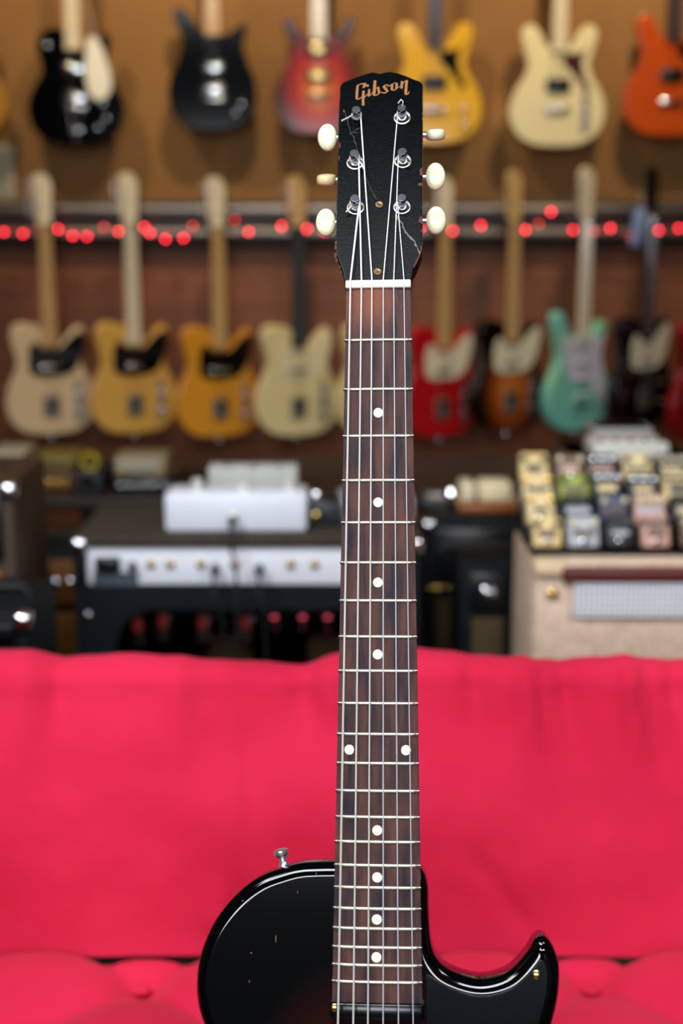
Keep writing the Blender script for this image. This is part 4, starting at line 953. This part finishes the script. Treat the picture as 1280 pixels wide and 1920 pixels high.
# stepped black rack
TZ = tz
rk = thing('display_rack', 'black stepped rack full of effects pedals on the tweed cabinet', 'rack', (tx0+.155, TY+.02, TZ))
NR = 4; SD, SHh = .058, .027
RW = .33
for k in range(NR): B().box((0, .03+SD*k+SD/2, (.004+SHh*k)/2+.001), (RW-.02, SD, .004+SHh*k), .001).build('step', blackp, rk)
cols = [('cream', '#d8c08a'), ('pale_yellow', '#d6ba7c'), ('black', '#121316'), ('pink', '#c09484'), ('white', '#d6d3ca'), ('olive_green', '#8c9a2c'), ('brown', '#5c4632'), ('silver', '#a8acb2'), ('dark_blue', '#1c2b4a'), ('orange', '#c07830')]
cm = {n_: mat('pedal_'+n_, c_, .4, noise_amt=.3, scale=60) for n_, c_ in cols}
layout = [  # bottom row first; left to right
 ['pale_yellow', 'silver', 'black', 'pink', 'brown'],
 ['cream', 'black', 'dark_blue', 'pink', 'black'],
 ['cream', 'olive_green', 'black', 'black', 'cream'],
 ['pale_yellow', 'brown', 'black', 'cream', 'black']]
rown = ['front step', 'second step', 'third step', 'top step']
coln = ['leftmost', 'second from left', 'middle', 'second from right', 'rightmost']
labelcol = mat('pedal_face', '#d6c294', .5, noise_amt=.6, scale=200, c2='#b89c60'); darkface = mat('pedal_dark_face', '#16161a', .4)
for r_i, row in enumerate(layout):
    for c_i, cn in enumerate(row):
        wd = random.uniform(.048, .055)
        x = -RW/2+.035+c_i*.063+random.uniform(-.003, .003)
        t = thing('effects_pedal', '%s effects pedal on the %s of the rack, %s' % (cn.replace('_', ' '), rown[r_i], coln[c_i]), 'pedal', (rk.location.x+x, rk.location.y+.034+SD*r_i, TZ+.014+SHh*r_i), math.radians(random.uniform(-4, 4)), 'effects pedals on the stepped rack')
        
        L = random.uniform(.050, .058); tl = RX(38)
        cs = B().box((0, .012, L/2+.001), (wd, .026, L), .004, T(0, 0, 0) @ RX(-20)).build('case', cm[cn], t)
        Mf = RX(-20) @ T(0, -.001, 0)
        nk = random.choice((2, 3, 3, 4)) if cn != 'silver' else 2
        km = random.choice((cream, blackp, chrome)) if cn not in ('cream', 'pale_yellow') else random.choice((blackp, gold))
        for k in range(nk):
            B().lathe([(.006, 0), (.006, .004), (.0045, .010), (.003, .011)], Mf @ T(-wd*.34+wd*.68*k/(nk-1), 0, L*.80) @ RX(90), 12).build('knob', km, t)
        B().box((0, .0, L*.48), (wd*random.uniform(.5, .84), .002, L*random.uniform(.14, .26)), 0, Mf).build('face_label', random.choice((labelcol, labelcol, cm['silver'], cm['brown'], cm['pink'])) if cn not in ('cream', 'pale_yellow', 'white') else random.choice((darkface, cm['brown'], cm['black'])), t)
        B().lathe([(.006, 0), (.006, .003), (.004, .004), (.004, .008)], Mf @ T(0, 0, L*.2) @ RX(90), 12).build('switch', chrome, t)
# white boxes behind the rack
for (a, b_, py0_, py1_, Y_, lab) in ((1106, 1262, 828, 872, TY+.30, 'white effects unit with row of knobs on top of the pedal rack'),):
    pass
plat = thing('shelf_stand', 'dark riser behind the pedal rack carrying the white units', 'stand', (X(1190, 2.68, 900), 2.68, 0))
pzt = Z(868, 2.66)
B().box((0, .13, pzt/2), (.24, .24, pzt), .006).build('riser', tolexb, plat)
B().box((0, .13, pzt-.006), (.25, .25, .012), .002).build('riser_top', blackp, plat)
whm = mat('white_unit', '#c6c4bc', .5, noise_amt=.15)
t = thing('effects_unit', 'white effects unit with silver knobs behind the pedal rack', 'effects unit', (X(1184, 2.67, 850), 2.67, pzt))
hh_ = Z(832, 2.67)-pzt; B().box((0, .06, hh_/2), (.145, .11, hh_), .005).build('case', whm, t)
for k in range(5): B().lathe([(.006, 0), (.006, .004), (.003, .008)], T(-.056+.028*k, .02, hh_-.001), 12).build('knob', chrome, t)
t = thing('storage_box', 'grey white box stacked behind the white effects unit at right', 'box', (X(1168, 2.81, 820), 2.81, pzt))
hh_ = Z(803, 2.81)-pzt; B().box((0, .05, hh_/2), (.115, .10, hh_), .005).build('case', mat('grey_white_card', '#8e8c84', .6), t); B().box((0, .05, hh_-.012), (.117, .102, .024), .003).build('lid', mat('grey_white_lid', '#96948c', .6), t)
# chrome bits standing at the left end of the rack
q = at(1015, 884, 2.52)
t = thing('desk_microphone', 'chrome microphone behind the left end of the pedal rack', 'microphone', (q.x, 2.54, TZ+SHh*3+.005))
t.location = (q.x, TY+.283, TZ); zt = Z(884, TY+.283)-TZ
B().lathe([(.0095, 0), (.0095, .003), (.004, .006), (.004, zt-.01)], T(0, 0, 0), 14).build('stand', blackp, t)
B().lathe([(.002, -.015), (.010, -.011), (.014, 0), (.010, .010), (.002, .014)], T(0, -.004, zt), 18).build('head', chrome, t)
print('tris', sum(len(o.data.polygons) for o in C.objects if o.type == 'MESH'))
